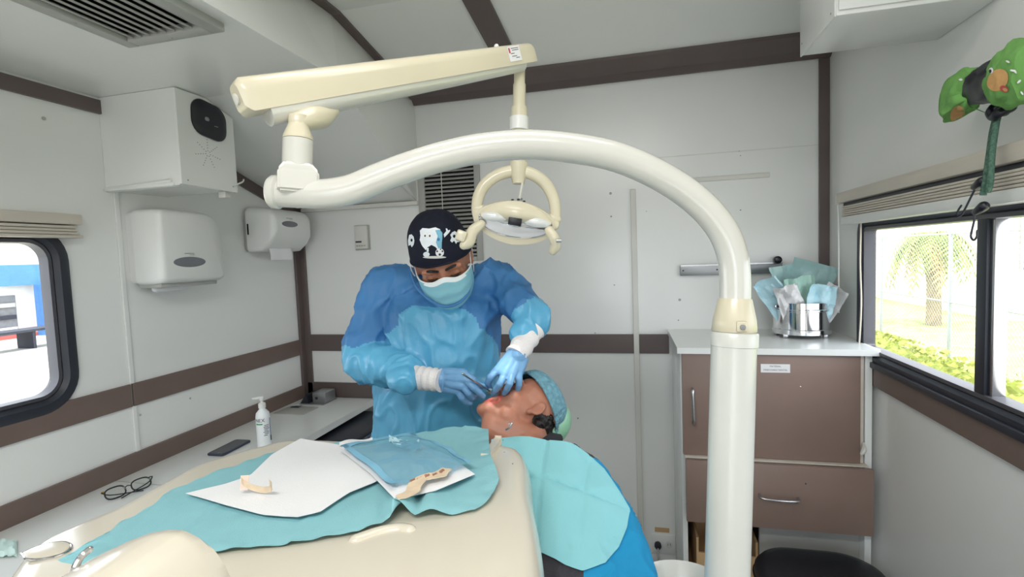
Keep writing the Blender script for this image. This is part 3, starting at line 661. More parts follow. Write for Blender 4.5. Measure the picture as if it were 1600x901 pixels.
for k, (x, y, sx) in enumerate(((1240, 452, 1), (1281, 447, .6))):
    c = P(x, y, 2.21); t = empty('indicator_tape', c, ['tan indicator tape strip on the pouch at the front of the drum', 'short brown tape strip on the pouch at the drum right rim'][k], 'tape')
    fr = frame(c, (1, .1, .02 if k == 0 else .4), (0, 0, 1)); MB().grid(lambda u, v: fr @ V(((u - .5) * .07 * sx, (v - .5) * .026, .006 * math.sin(u * 5 + k))), 10, 3).thicken(.0008).build('tape_strip', mat('tape_tan%d' % k, (222, 192, 166), .7, var=.25, vscale=60), t)

# wall outlet
e = empty('wall_outlet', (.097, YB, .158), 'white double wall outlet low on the back wall beside the cabinet', 'outlet')
MB().box((.041, YB - .007, .112), (.148, YB, .205), .003).build('face_plate', M['white'], e)
for x in (.068, .118):
    f = MB().lathe([(.016, 0), (.016, .003)], (x, YB - .007, .16), 20, Matrix.Rotation(PI / 2, 4, 'X')).build('socket', M['strip'], e)
    for dx in (-.005, .005): MB().box((x + dx - .001, YB - .0108, .157), (x + dx + .001, YB - .010, .167)).build('slot', M['ink'], f)
t = empty('power_plug', (.068, YB - .01, .155), 'dark round power plug pushed into the low wall outlet', 'plug')
MB().lathe([(.015, .0), (.016, .015), (.010, .03)], (.068, YB - .011, .158), 16, Matrix.Rotation(PI / 2, 4, 'X')).build('plug_body', M['ink'], t)
MB().tube(spline([(.068, YB - .04, .156), (.068, YB - .055, .12), (.06, YB - .05, .06), (.05, YB - .04, .006)], 14), .004, 8).build('cable', M['grayp'], t)
tag(MB().box((.056, YB - .002, .213), (.121, YB, .235)).build('tape_label', M['cardboard']), 'small tan tape strip stuck above the wall outlet', 'tape')
tag(MB().box((-.05, 2.0, 0), (.12, YB - .06, .09), .01).build('floor_box', M['rubber']), 'dark low box on the floor under the wall outlet', 'box')

# stool
sc_ = PZ(1292, 905, .46)
e = empty('stool', (sc_.x, sc_.y, 0), 'round cornered black padded stool in front of the cabinet', 'stool')
s = MB(); prof = [(0, .90, .0), (.004, .97, 0), (.03, 1, 0), (.055, .985, 0), (.070, .93, 0), (.077, .80, 0), (.080, .5, 0)]
s.loft([[V((sc_.x + a * k, sc_.y + b * k, .385 + z)) for a, b in rrect(.40, .38, .13, 8)] for z, k, _ in prof]); s.build('seat', M['seat'], e, ang=70)
s = MB(); s.tube([V((sc_.x + a * 1.005, sc_.y + b * 1.005, .415)) for a, b in rrect(.40, .38, .13, 8) + [rrect(.40, .38, .13, 8)[0]]], .003, 6); s.build('piping', M['seat'], e)
MB().tube([(sc_.x, sc_.y, .10), (sc_.x, sc_.y, .386)], .025, 16).build('column', M['steel'], e)
for k in range(5):
    a = 2 * PI * k / 5; q = V((sc_.x + .20 * math.cos(a), sc_.y + .20 * math.sin(a), .055)); l = MB().tube([(sc_.x, sc_.y, .11), q + V((0, 0, .01))], [.02, .012], 8).build('leg', M['black'], e)
    MB().lathe([(.02, -.011), (.024, -.008), (.024, .008), (.02, .011)], q - V((0, 0, .031)), 12, Matrix.Rotation(a, 4, 'Z') @ Matrix.Rotation(PI / 2, 4, 'X')).build('caster', M['rubber'], l)
# spittoon bowl
bc = V((.085, .93, .78)); bc = PZ(1068, 925, .86); bc.z = 0
e = empty('spittoon', bc, 'cream white round spittoon bowl on its column beside the lamp post', 'basin')
MB().lathe([(.03, .74), (.07, .765), (.092, .80), (.1, .845), (.103, .86), (.098, .865), (.092, .855), (.07, .80), (.02, .775)], bc, 40, cap=True).build('bowl', M['armw'], e)
MB().lathe([(.10, 0), (.10, .04), (.05, .07), (.045, .745)], bc, 28).build('column', M['post'], e)

# ------------------------------------------------------------------ dental lamp
LD = .862
lb = P(1118, 1600, .80)
pA, pB = P(1147, 519, LD), P(1136, 905, LD - .0)
dirp = (pB - pA).normalized(); foot = pA + dirp * ((pA.z - 0.0) / -dirp.z)
e = empty('dental_lamp', foot, 'cream dental operating lamp on a tall white post with curved arm', 'lamp')
mmp = frame(pA, V((1, 0, 0)), V((0, 1, 0))) ; zax = -dirp; xax = V((1, 0, 0)); mmp = frame((0, 0, 0), xax, zax.cross(xax)); 
def axl(prof, base, axis, seg=40, par=e, name='x', m=M['post']):
    ax = V(axis).normalized(); tmp = V((1, 0, 0)) if abs(ax.x) < .9 else V((0, 1, 0)); xx = (tmp - ax * tmp.dot(ax)).normalized(); f = frame((0, 0, 0), xx, ax.cross(xx))
    return MB().lathe(prof, base, seg, f).build(name, m, par)
L_ = (pA - foot).length
axl([(.036, .03), (.0362, L_ * .5), (.0362, L_ + .0)], foot, zax, name='post', m=M['post'])
axl([(.13, -.004), (.13, .02), (.06, .035), (.045, .06), (.036, .07)], foot + V((0, 0, .006)), (0, 0, 1), name='base_flange')
pC0 = P(1147, 541, LD)
axl([(.0362, 0), (.0378, .001), (.0378, .022), (.036, .0245)], pC0, zax, name='collar', m=M['post'])
pD0 = P(1147, 518, LD)
cl = axl([(.0350, 0), (.0362, .002), (.0345, .02), (.0275, .053), (.0265, .056)], pD0, zax, name='clamp_cone', m=M['cream'])
q = P(1159, 511, LD - .036); MB().box((-.009, -.008, -.002), (.009, .010, .003), .003, 2, frame(q, CAM_R, CAM_U)).build('screw_boss', M['cream'], cl)
axl([(.0045, 0), (.0045, .004), (.002, .0045)], q + CAM_F * -.002, -CAM_F, 14, cl, 'screw', M['gray_bar'])
# curved arm
cp = [(1148, 475), (1148.5, 440), (1145, 402), (1130, 362), (1101, 325), (1060, 292), (1010, 264), (955, 243), (890, 231), (820, 226), (750, 232), (690, 245), (635, 262), (590, 279), (548, 296), (505, 303), (470, 302), (432, 300)]
pts = spline([P(x, y, LD) for x, y in cp], 90)
MB().tube(pts, .0250, 28, up=CAM_F).build('curved_arm', M['armw'], e)
t = (pts[-1] - pts[-2]).normalized()
axl([(.0255, -.003), (.0285, 0), (.0285, .009), (.025, .014), (.012, .017)], pts[-1] - t * .004, t, name='arm_end_cap', m=M['armw'])
# joint block standing on the arm's end
jb = P(464, 303, LD); uz = (P(466, 200, LD) - P(464, 303, LD)).normalized()
fr = frame(jb, CAM_R, uz)
def rot2(f, a): return f @ Matrix.Rotation(a, 4, 'Y')
f2 = fr @ Matrix.Rotation(math.radians(28), 4, 'Y')
s = MB(); w_ = .032
s.loft([[f2 @ V((x, h, z)) for x, z in [(-a, -b), (a, -b), (a, b), (-a, b)]] for h, a, b in ((0, w_, w_), (.035, w_, w_), (.052, .020, .020))])
bmesh.ops.bevel(s.bm, geom=s.bm.edges[:], offset=.004, segments=2, affect='EDGES'); s.build('joint_block', M['armw'], e)
axl([(.0245, .0), (.0245, .046)], jb + uz * .045, uz, name='joint_sleeve', m=M['armw'])
axl([(.0245, 0), (.0235, .006), (.0155, .026), (.0165, .04)], jb + uz * .092, uz, name='joint_neck', m=M['cream'])
# knuckle under the spring arm
A0, A1 = P(416, 174, .845), P(822, 97, 1.235)                    # tube centreline near end, far end
ad = (A1 - A0).normalized(); kn = jb + uz * .128; upn_ = (V((0, 0, 1)) - ad * ad.z).normalized()
ke = A0 + ad * .092 - upn_ * .024
s = MB(); s.tube(spline([kn - uz * .006, kn.lerp(ke, .45) - uz * .002, ke, ke + ad * .022 + upn_ * .004], 10), [.0165, .0175, .019, .0205, .0215, .022, .0215, .0205, .018, .0155, .012], 20, dome=True, up=CAM_F); s.build('knuckle', M['cream'], e)
MB().tube([A0, A0.lerp(A1, .97)], [.0245, .0200], 28).build('spring_tube', M['armw'], e)
axl([(.0210, 0), (.0243, .001)], A0 - ad * .0005, ad, name='tube_mouth', m=M['grayp'])
# box cover over the tube
upn = (V((0, 0, 1)) - ad * ad.z).normalized(); sd = ad.cross(upn)
c0, c1 = A0 - ad * .026 + upn * .028, A1 + ad * .012 + upn * .017
def sect(c, w, h, r=.012):
    return [c + sd * a + upn * b for a, b in [(-w / 2, -h / 2), (w / 2, -h / 2), (w / 2, h * .08), (w * .47, h * .28), (w * .36, h * .43), (w * .2, h * .5), (-w * .2, h * .5), (-w * .36, h * .43), (-w * .47, h * .28), (-w / 2, h * .08)]]
s = MB(); n = 24
s.loft([sect(c0 - ad * .010 + upn*.002, .040, .036)] + [sect(c0 - ad * .004, .049, .050)] + [sect(c0.lerp(c1, k / n), .052 - .008 * k / n, .056 - .010 * k / n) for k in range(n + 1)] + [sect(c1 + ad * .008 - upn * .001, .040, .042), sect(c1 + ad * .013 - upn * .004, .030, .030)])
cov = s.build('arm_cover', M['cream'], e, ang=45)
axl([(.009, 0), (.009, .003), (.004, .005)], c0 - ad * .0105 - upn * .002, -ad, 16, cov, 'end_screw', M['strip'])
# sticker near the far end of the cover, on the face that looks at the room
sq = P(786, 84, 1.15); nface = -sd if (-sd).dot(EYE - c0) > 0 else sd
pc = c0.lerp(c1, .90); face_pt = pc + nface * (.0262 - .008 * .9 / 2 + .0006); sx = ad if ad.dot(CAM_R) > 0 else -ad
fr = frame(face_pt + upn * .001, sx, upn)
st = MB().box((-.020, -.0165, 0), (.020, .0165, .0006), 0, 1, fr).build('sticker', M['paper'], cov)
for k, (x0, x1, y) in enumerate([(-.008, .016, .011), (-.006, .016, .007), (-.012, .0, .0), (-.010, .006, -.006), (.002, .014, -.010)]): MB().box((x0, y, .0006), (x1, y + .0013, .0009), 0, 1, fr).build('lettering', M['ink'], st)
MB().box((-.017, .002, .0006), (-.012, .013, .0009), 0, 1, fr).build('lettering', M['inkr'], st)
pn = P(775, 68, 1.18); MB().ell(c0.lerp(c1, .86) + upn * .026, (.006, .006, .006), seg=12).build('top_knob', M['white'], cov)
# drop tube and lamp head
LH = 1.245
t0, t1 = P(812, 100, LH), P(810, 292, LH); dz = (t1 - t0); dn = dz.normalized()
at = lambda y: t0 + dz * ((y - 100) / 192)
axl([(.0135, 0), (.0135, (at(168) - t0).length)], at(168), -dn, 24, e, 'drop_tube', M['cream'])
axl([(.0155, 0), (.0155, (at(168) - at(132)).length)], at(168), -dn, 24, e, 'drop_sleeve', M['cream'])
axl([(.020, 0), (.020, (at(184) - at(168)).length)], at(184), -dn, 24, e, 'swivel_ring', M['cream'])
axl([(.0235, 0), (.0235, (at(203) - at(183)).length)], at(204), -dn, 24, e, 'swivel_sleeve', M['white'])
axl([(.0175, 0), (.0175, (at(262) - at(204)).length)], at(258), -dn, 24, e, 'lower_spigot', M['cream'])
axl([(.0145, -.03), (.021, 0), (.0215, .022), (.0195, .024)], at(268), -dn, 24, e, 'yoke_hub', M['cream'])
yk = [(748, 344), (745, 325), (749, 303), (762, 284), (784, 271), (809, 267), (834, 273), (853, 288), (864, 308), (868, 330), (866, 352)]
pk = spline([P(x, y, LH) for x, y in yk], 40)
MB().tube(pk, [.0125 + .003 * math.sin(PI * k / 40) for k in range(41)], 16, up=CAM_F, flat=.75, dome=True).build('yoke', M['cream'], e)
hub = P(806, 342, LH)
# head local axes: hx along its width, hy down (where the light goes), hz toward the room
hx = (P(866, 352, LH) - P(748, 336, LH)).normalized(); hz = (-CAM_F + V((0, 0, -.30)) - hx * .05); hz = (hz - hx * hz.dot(hx)).normalized(); hy = hz.cross(hx)
fr = frame(hub, hx, hy)          # local x: width, y: up, z: toward camera
s = MB()
# shell: lens shaped bowl
rings = []
for k, (z, sw, sh, dy) in enumerate([(-.045, .02, .012, .004), (-.040, .05, .026, .003), (-.028, .074, .038, .002), (-.010, .090, .050, -.004), (.004, .099, .056, -.006), (.010, .098, .055, -.007), (.011, .089, .043, -.006)]):
    rings.append([fr @ V((sw * math.copysign(abs(math.cos(t)) ** 1.15, math.cos(t)), dy + sh * (math.sin(t) if math.sin(t) < 0 else math.sin(t) * .92), z)) for t in [2 * PI * i / 48 for i in range(48)]])
s.loft(rings, cap=True); s.build('lamp_shell', M['cream'], e, ang=60)
# mirror reflector inside
s = MB(); s.loft([[fr @ V((.088 * k * math.cos(t) * 1.0, -.006 + .036 * k * math.sin(t), .0115 + .002 * (1 - k))) for t in [2 * PI * i / 40 for i in range(40)]] for k in (1, .6, .2)], cap=True); s.build('reflector', M['reflector'], e)
s = MB(); ptsr = [fr @ V((.089 * math.cos(t), -.006 + .037 * math.sin(t), .013)) for t in [2 * PI * i / 48 for i in range(49)]]; s.tube(ptsr, .0018, 8); s.build('lens_rim', M['chrome'], e)
# brow over the upper half
s = MB()
def brow(u, v):
    x = (u - .5) * .17; arch = 1 - (2 * u - 1) ** 2
    y = .008 + .036 * arch * (1 - v) - .012 * v; z = .010 + .022 * math.sin(PI * min(1, v * .9)) * (.35 + .65 * math.exp(-((u - .5) / .22) ** 2)) + .004
    return fr @ V((x, y, z))
s.grid(brow, 36, 12).thicken(.002); s.build('brow', M['cream'], e)
for sg in (-1, 1):
    s = MB(); s.loft([[fr @ V((sg * .052 + .031 * k * math.cos(t), .002 + .011 * k * math.sin(t) - sg * 0, .027 + .005 * (1 - k ** 2) - abs(.031 * k * math.cos(t) + .0) * .05)) for t in [2 * PI * i / 28 for i in range(28)]] for k in (1, .7, .3)]); s.build('light_shield', M['shield'], e)
MB().box((-.017, -.010, .028), (.015, .008, .037), .002, 2, fr).build('bulb_holder', M['black'], e)
MB().tube([fr @ V((-.09, -.002, .016)), fr @ V((0, -.012, .036)), fr @ V((.09, -.012, .016))], .0017, 8).build('chrome_strip', M['chrome'], e)
for k, (x, y) in enumerate([(-.014, .049), (0, .052), (.014, .049)]): MB().ell(fr @ V((x, y - .004, .002)), (.004, .004, .003), seg=8).build('vent_hole', M['ink'], e)
MB().tube([fr @ V((.002, .05, -.01)), fr @ V((.004, .085, -.012))], [.0035, .003], 10, dome=True).build('sensor_stem', M['strip'], e)
for sg in (-1, 1): MB().tube([fr @ V((sg * .080, .012, -.004)), fr @ V((sg * .1, .012 , -.004))], .011, 14, dome=True).build('pivot', M['cream'], e)
sl = bpy.data.lights.new('lamp_beam', 'SPOT'); sl.energy = 9; sl.spot_size = math.radians(13); sl.spot_blend = .7; sl.shadow_soft_size = .03; sl.color = (1, .97, .9)
slo = bpy.data.objects.new('lamp_beam', sl); COL.objects.link(slo); slo.location = fr @ V((0, -.02, .05)); slo.rotation_euler = (P(784, 588, 1.26) - slo.location).to_track_quat('-Z', 'Y').to_euler()
# side grips
def grip(pp, lab):
    s = MB(); s.tube(spline([P(*q) for q in pp[0]], 14), pp[1], 14, up=CAM_F, dome=True, flat=.8); return s.build('side_grip', M['cream'], e)
g1_ = grip(([(752, 350, LH - .02), (738, 362, LH - .03), (733, 378, LH - .04), (725, 383, LH - .045)], [.011, .012, .013, .014, .014, .014, .014, .014, .014, .0135, .013, .013, .0125, .012, .011]), '')
MB().box((-.014, -.013, -.014), (.010, .013, .010), .004, 2, frame(P(722, 369, LH - .045), CAM_R + CAM_U * -.35, CAM_U)).build('grip_pad', M['cream'], g1_)
g2_ = grip(([(858, 360, LH - .02), (866, 372, LH - .03), (868, 384, LH - .03), (864, 392, LH - .03)], [.012, .012, .0125, .013, .013, .013, .013, .0125, .012, .012, .012, .012, .0115, .011, .010]), '')
axl([(.004, -.006), (.004, .006)], P(873, 376, LH - .045), CAM_R, 12, g2_, 'switch_pin', M['chrome'])

# ------------------------------------------------------------------ tray unit
ZU = 1.150
e = empty('instrument_unit', (-.58, .66, 0), 'cream moulded dental instrument unit in the foreground under the teal drape', 'dental unit')
fp = [(-.262, .975), (-.225, .955), (-.200, .90), (-.175, .80), (-.145, .70), (-.120, .60), (-.112, .52), (-.118, .455), (-.15, .42), (-.22, .405), (-.36, .385), (-.50, .365), (-.62, .36), (-.70, .375), (-.755, .42), (-.775, .48), (-.775, .54), (-.755, .62), (-.74, .70), (-.715, .78), (-.67, .84), (-.60, .885), (-.50, .92), (-.40, .95), (-.32, .975)]
fp = fp[:15] + [tuple(PZ(x, y, ZU - .02)[:2]) for x, y in ((17, 890), (50, 860), (117, 829), (167, 807), (245, 765), (300, 736), (348, 720), (400, 706), (470, 694))] + [(-.40, .95), (-.32, .975)]
fp[14] = (-.73, .385)
fpv = spline([V((a, b, 0)) for a, b in fp + [fp[0]]], 120)[:-1]
cen = V((-.43, .66, 0))
def off(p, d):
    q = (p - cen); l = q.length; return cen + q * ((l + d) / l)
s = MB(); s.loft([[off(p, d) + V((0, 0, ZU + z)) for p in fpv] for z, d in ((-.20, -.06), (-.15, -.02), (-.09, -.002), (-.05, 0.0), (-.03, -.004), (-.015, -.011), (-.006, -.020), (-.0015, -.030), (0, -.045))]); s.build('shell', M['creamd'], e, ang=70)
# raised lip at the near edge, stub of the right rear corner, side button dots
q = [P(560, 836, .62), P(600, 824, .64), P(632, 820, .655), P(642, 830, .655)]
ppz = [V((p.x, p.y, ZU - .004)) for p in [PZ(555, 842, ZU), PZ(590, 830, ZU), PZ(622, 824, ZU), PZ(640, 826, ZU)]]
MB().tube(spline(ppz, 12), .010, 12, dome=True).build('edge_grip', M['creamd'], e)
for x, y in ((783, 682), (788, 706), (801, 724), (786, 687)): MB().ell(PZ(x, y, ZU), (.0016, .0016, .0008), seg=8).build('dot', M['gray_bar'], e)
MB().box(PZ(772, 712, ZU) + V((-.006, -.03, 0)), PZ(772, 692, ZU) + V((.006, .0, .012)), .004).build('corner_stop', M['creamd'], e)
MB().tube([(-.58, .66, .95), (-.58, .66, .12)], .05, 20).build('column', M['post'], e)
MB().lathe([(.22, 0), (.22, .03), (.08, .08), (.05, .13)], (-.58, .66, 0), 32).build('foot', M['post'], e)
# front control pod (rounded cream lobe close to the camera)
s = MB(); pc = V((-.365, .305, 1.105))
pod = [(130, 905), (140, 876), (165, 858), (200, 842), (235, 829), (265, 822), (292, 823), (318, 836), (338, 856), (355, 880), (372, 910)]
s = MB()
rings = []
for dpt, zz, k in ((.475, 0, .96), (.46, 0, .99), (.44, 0, 1), (.40, 0, 1.0), (.36, 0, 1.0), (.33, 0, .97)):
    ring = []
    for x, y in pod + [(372, 1040), (130, 1040)]:
        cx, cy = 250, 905
        ring.append(P(cx + (x - cx) * k, cy + (y - cy) * k, .47) + (V((.0, -1, -.05)) * (.475 - dpt)))
    rings.append(ring)
s.loft(rings); bmesh.ops.bevel(s.bm, geom=[ed for ed in s.bm.edges], offset=.002, segments=1, affect='EDGES'); s.build('control_pod', M['creamd'], e, ang=60)
for k, (x, y, w_) in enumerate(((278, 884, .008), (290, 891, .005))):
    MB().ell(P(x, y, .470), (w_, .002, .0012), Matrix.Rotation(.45, 3, 'Y'), seg=10).build('scuff', mat('scuff%d' % k, (150, 136, 118), .6), e)
# glossy side handle at the left corner
tq = [PZ(x, y, ZU - .002) for x, y in ((34, 868), (60, 857), (95, 850), (112, 856), (100, 868), (70, 876), (44, 877))]; tqs = spline([*tq, tq[0]], 40)[:-1]; tcen = sum(tqs, V()) / len(tqs)
s = MB(); s.loft([[tcen + (p - tcen) * k + V((0, 0, z)) for p in tqs] for z, k in ((-.008, .9), (-.003, .98), (.002, 1), (.005, .94), (.006, .7))]); s.build('side_handle', M['creamd'], e)
MB().tube([p + V((0, 0, .003)) for p in tqs] + [tqs[0] + V((0, 0, .003))], .0018, 8).build('chrome_edge', M['chrome'], e)
MB().tube(spline([P(112, 905, .452), P(118, 885, .452), P(128, 868, .455), P(140, 858, .46)], 12), .0030, 8, dome=True).build('chrome_edge', M['chrome'], e)

# ------------------------------------------------------------------ teal drape, papers, pouch
ZD = ZU + .004
near = [PZ(75, 886, ZD - .012), PZ(130, 884, ZD - .004), PZ(220, 878, ZD), PZ(350, 862, ZD), PZ(470, 848, ZD), PZ(560, 832, ZD), PZ(612, 812, ZD + .004), PZ(614, 792, ZD + .014), PZ(640, 806, ZD + .004), PZ(690, 806, ZD), PZ(742, 798, ZD)]
right = [near[-1], PZ(765, 782, ZD + .002), PZ(780, 752, ZD + .006), PZ(776, 735, ZD + .010), PZ(766, 712, ZD + .010), PZ(764, 690, ZD + .008), PZ(763, 670, ZD + .006)]
left = [near[0], PZ(110, 868, ZD), PZ(140, 852, ZD + .004), PZ(168, 834, ZD + .002)]
far = [left[-1]] + [PZ(x, y, ZD) for x, y in ((195, 813), (237, 791), (267, 768), (295, 758), (348, 735), (390, 722), (440, 703), (500, 696), (560, 690), (640, 680), (710, 668))] + [right[-1]]
cf = coons(near, far, left, right, 110, 60)
def drape(u, v):
    p = cf(u, v); p.z = ZD + (p.z - ZD) * max(0, 1 - min(u, 1 - u, v, 1 - v) * 9); h = .0016 * noise.noise(V((p.x * 22, p.y * 16, 1))) + .0006 * noise.noise(V((p.x * 60, p.y * 60, 4)))
    ed = max(0, 1 - min(u, 1 - u, v, 1 - v) * 14)
    h += .004 * ed * noise.noise(V((p.x * 40, p.y * 40, 9))) + .0026
    for (x0, y0, x1, y1) in CRE:
        dx, dy = x1 - x0, y1 - y0; l = math.hypot(dx, dy); dd = abs((p.x - x0) * dy - (p.y - y0) * dx) / l; h += .0022 * math.exp(-(dd / .004) ** 2)
    # puckered near right edge
    k = math.exp(-((p - PK).length / .05) ** 2); h += .016 * k * abs(math.sin((p.x * 60 + p.y * 24)))
    return p + V((0, 0, h))
def cre(a, b): A, Bq = PZ(*a, ZD), PZ(*b, ZD); return (A.x, A.y, Bq.x, Bq.y)
CRE = [cre((300, 822), (460, 700)), cre((455, 850), (520, 755)), cre((726, 672), (660, 800))]; PK = PZ(640, 795, ZD)
tag(MB().grid(drape, 110, 60).thicken(.0008).build('drape', M['teal'], ang=80), 'teal disposable drape spread over the cream instrument unit', 'drape')
def sheet_on(q, z, zf, nu=30, nv=24, th=.0006):
    return MB().grid(coons_z(q, z, zf, nu, nv), nu, nv).thicken(th)
def coons_z(q, z, zf, nu, nv):
    A, B_, C_, D_ = [[PZ(x, y, z) for x, y in s_] for s_ in q]; c = coons(A, B_, C_, D_, nu, nv)
    return lambda u, v: c(u, v) + V((0, 0, zf(u, v, c(u, v))))
ZP = ZD + .0095
tag(sheet_on(([(290, 770), (350, 788), (410, 803), (465, 808)], [(470, 685), (520, 692), (560, 700), (610, 712)], [(290, 770), (350, 756), (390, 742), (425, 710), (470, 685)], [(465, 808), (500, 800), (545, 770), (590, 752), (610, 712)]), ZP,
    lambda u, v, p: .003 * noise.noise(V((p.x * 9, p.y * 9, 3))) + .004 * max(0, .12 - u) + .010 * max(0, u - .9)).build('paper_sheet', M['paper'], ang=80), 'white square paper sheet lying on the teal drape', 'paper')
# little curved tan strip on the paper
cpt = PZ(402, 775, ZP + .004)
ex, ey = V((1, .05, 0)), V((-.05, 1, 0))
def band(u, v):
    a = PI * (-.05 + 1.1 * u); r_ = .026
    return cpt + V((-.026 * math.cos(a), .010 * math.sin(a) * 1.2 + .0, .012 * (1 - math.sin(a)) * 1.4 + .010 * v))
tag(MB().grid(band, 24, 4).thicken(.001).build('matrix_band', M['amber']), 'small curved tan plastic strip on the white paper sheet', 'strip')
tag(MB().grid(lambda u, v: cpt + V((-.036 + .015 * u, .006 + .004 * v, .004 + .022 * v + .002 * u)), 4, 4).thicken(.001).build('wax_piece', mat('pale_pink', (240, 214, 200), .5)), 'pale pink square wax piece beside the curved strip', 'wax')
# steriliser pouch lying on the drape
e = empty('sterile_pouch', PZ(640, 735, ZP), 'opened blue film pouch with torn tan paper lying on the teal drape', 'pouch')
q = ([(618, 782), (680, 768), (742, 742)], [(534, 706), (580, 697), (645, 690)], [(618, 782), (580, 742), (534, 706)], [(742, 742), (700, 712), (645, 690)])
sheet_on(q, ZP + .003, lambda u, v, p: .002 + .004 * math.sin(PI * u) * math.sin(PI * v), th=.0006).build('paper_back', M['paper'], e)
q2 = ([(612, 768), (680, 752), (738, 732)], [(534, 702), (580, 693), (645, 684)], [(612, 768), (578, 738), (534, 702)], [(738, 732), (700, 706), (645, 684)])
fz = lambda u, v, p: .010 + .010 * math.sin(PI * u) * math.sin(PI * v) + .005 * noise.noise(V((p.x * 26, p.y * 26, 5)))
sheet_on(q2, ZP + .003, fz, th=.0004).build('film', M['film'], e)
bsl = mat('pouch_seal', (124, 178, 204), .4, var=.08)
for a0, a1, b0, b1 in ((0, .07, 0, 1), (.93, 1, 0, 1), (0, 1, .92, 1.0)):
    fq = coons_z(q2, ZP + .0045, fz, 30, 24); MB().grid(lambda u, v: fq(round((a0 + (a1 - a0) * u) * 30) / 30, round((b0 + (b1 - b0) * v) * 24) / 24), 30 if a1 - a0 > .5 else 2, 24 if b1 - b0 > .5 else 2).build('seal_edge', bsl, e)
s = MB(); fr_ = coons_z(q2, ZP + .0075, fz, 60, 48)
def flap(poly, m, nm, h=.0012):
    # jagged torn scrap following the film's surface
    bb = MB(); n = len(poly); out = []
    for i in range(n):
        a_, b_ = poly[i], poly[(i + 1) % n]
        for k in range(3): t = k / 3; out.append((a_[0] + (b_[0] - a_[0]) * t + random.uniform(-1, 1) * .9 * (k > 0), a_[1] + (b_[1] - a_[1]) * t + random.uniform(-1, 1) * .7 * (k > 0)))
    bb.prism([PZ(x, y, ZP + .0165) + V((0, 0, .0015 * noise.noise(V((x * .1, y * .1, 2))))) for x, y in out], (0, 0, h)); return bb.build(nm, m, e)
flap([(638, 756), (650, 746), (666, 741), (680, 737), (691, 731), (706, 733), (698, 743), (682, 747), (666, 750), (660, 758), (655, 768), (640, 776), (622, 781), (618, 775), (634, 768)], M['amber'], 'torn_paper')
rp = mat('rust_print', (156, 112, 92), .7, var=.4, vscale=160)
for a_, b_ in ((644, 751), (655, 748), (667, 744), (679, 742), (690, 737)): flap([(a_ - 4, b_), (a_ + 3, b_ - 3), (a_ + 5, b_ - 1), (a_ - 2, b_ + 3)], rp, 'printed_patch', .0018)
f3 = lambda u, v: PZ(608 + 50 * u, 695 + 12 * math.sin(u * 2) - 12 * v, ZP + .012) + V((0, 0, .010 * noise.noise(V((u * 6, v * 4, 3))) + .006))
MB().grid(f3, 14, 6).thicken(.0006).build('torn_flap', bluep, e)
tag(MB().grid(lambda u, v: PZ(530 + 52 * u, 696 - 4 * u - 5 * v - 5 * u, ZP + .004) + V((0, 0, .003 * math.sin(6 * u))), 10, 2).thicken(.0006).build('gauze_strip', M['paper']), 'narrow white strip of gauze between the paper sheet and the blue pouch', 'gauze')
# ------------------------------------------------------------------ people
def head_frame(c, fwd, up):
    """local x = the person's left, y = forward, z = up"""
    f = V(fwd).normalized(); u = V(up); u = (u - f * u.dot(f)).normalized(); l = u.cross(f)
    return Matrix(((-l.x, f.x, u.x, c[0]), (-l.y, f.y, u.y, c[1]), (-l.z, f.z, u.z, c[2]), (0, 0, 0, 1)))
def head_prims(mb, H, sc=1.0, mouth_open=False):
    R3 = H.to_3x3()
    def E(c, r, rot=None):
        rr = R3 if rot is None else R3 @ rot
        mb.ell(H @ (V(c) * sc), [q * sc for q in r], rr, 20)
    E((0, -.012 if not mouth_open else -.008, .035 if not mouth_open else .028), (.077, .096 if not mouth_open else .088, .086 if not mouth_open else .074)); E((0, .028, -.028), (.062, .060, .078)); E((0, .005, -.02), (.068, .06, .06))
    dj = -.014 if mouth_open else 0
    E((0, .040, -.078 + dj), (.047, .045, .034)); E((0, .076, -.100 + dj), (.024, .020, .017))
    if mouth_open: E((0, .056, -.100), (.036, .036, .026)); E((0, .074, -.108), (.029, .020, .020))
    for s_ in (-1, 1):
        E((s_ * .036, .052, -.030), (.026, .026, .030)); E((s_ * .042, .02, -.07 + dj * .5), (.022, .035, .028))
        E((s_ * .030, .078, .014), (.026, .012, .009)); E((s_ * .031, .074, -.004), (.014, .0135, .010))
        ek = .78 if mouth_open else 1
        E((s_ * .074, -.004, -.012), (.006, .013 * ek, .026 * ek), Matrix.Rotation(s_ * .2, 3, 'Z'))
        er = [H @ (V((s_ * (.079 + .003 * math.cos(t)), -.008 - .015 * ek * math.cos(t), -.006 + .026 * ek * math.sin(t))) * sc) for t in [PI * (-.62 + 1.35 * k / 14) for k in range(15)]]
        mb.tube(er, .0042 * sc, 8, dome=True)
        E((s_ * .076, .002, -.033), (.006, .008, .010)); E((s_ * .0115, .095, -.040), (.008, .010, .008))
    mb.tube([H @ (V((0, .080, .008)) * sc), H @ (V((0, .092, -.018)) * sc), H @ (V((0, .104, -.036)) * sc)], [.008 * sc, .009 * sc, .011 * sc], 12, dome=True)
    if not mouth_open:
        E((0, .088, -.064), (.026, .012, .006)); E((0, .086, -.073), (.022, .012, .006))
    else:
        pts = [H @ (V((.029 * math.cos(t), .084 - .006 * math.sin(t), -.076 + .019 * math.sin(t))) * sc) for t in [2 * PI * k / 20 for k in range(21)]]
        mb.tube(pts, .006 * sc, 10)
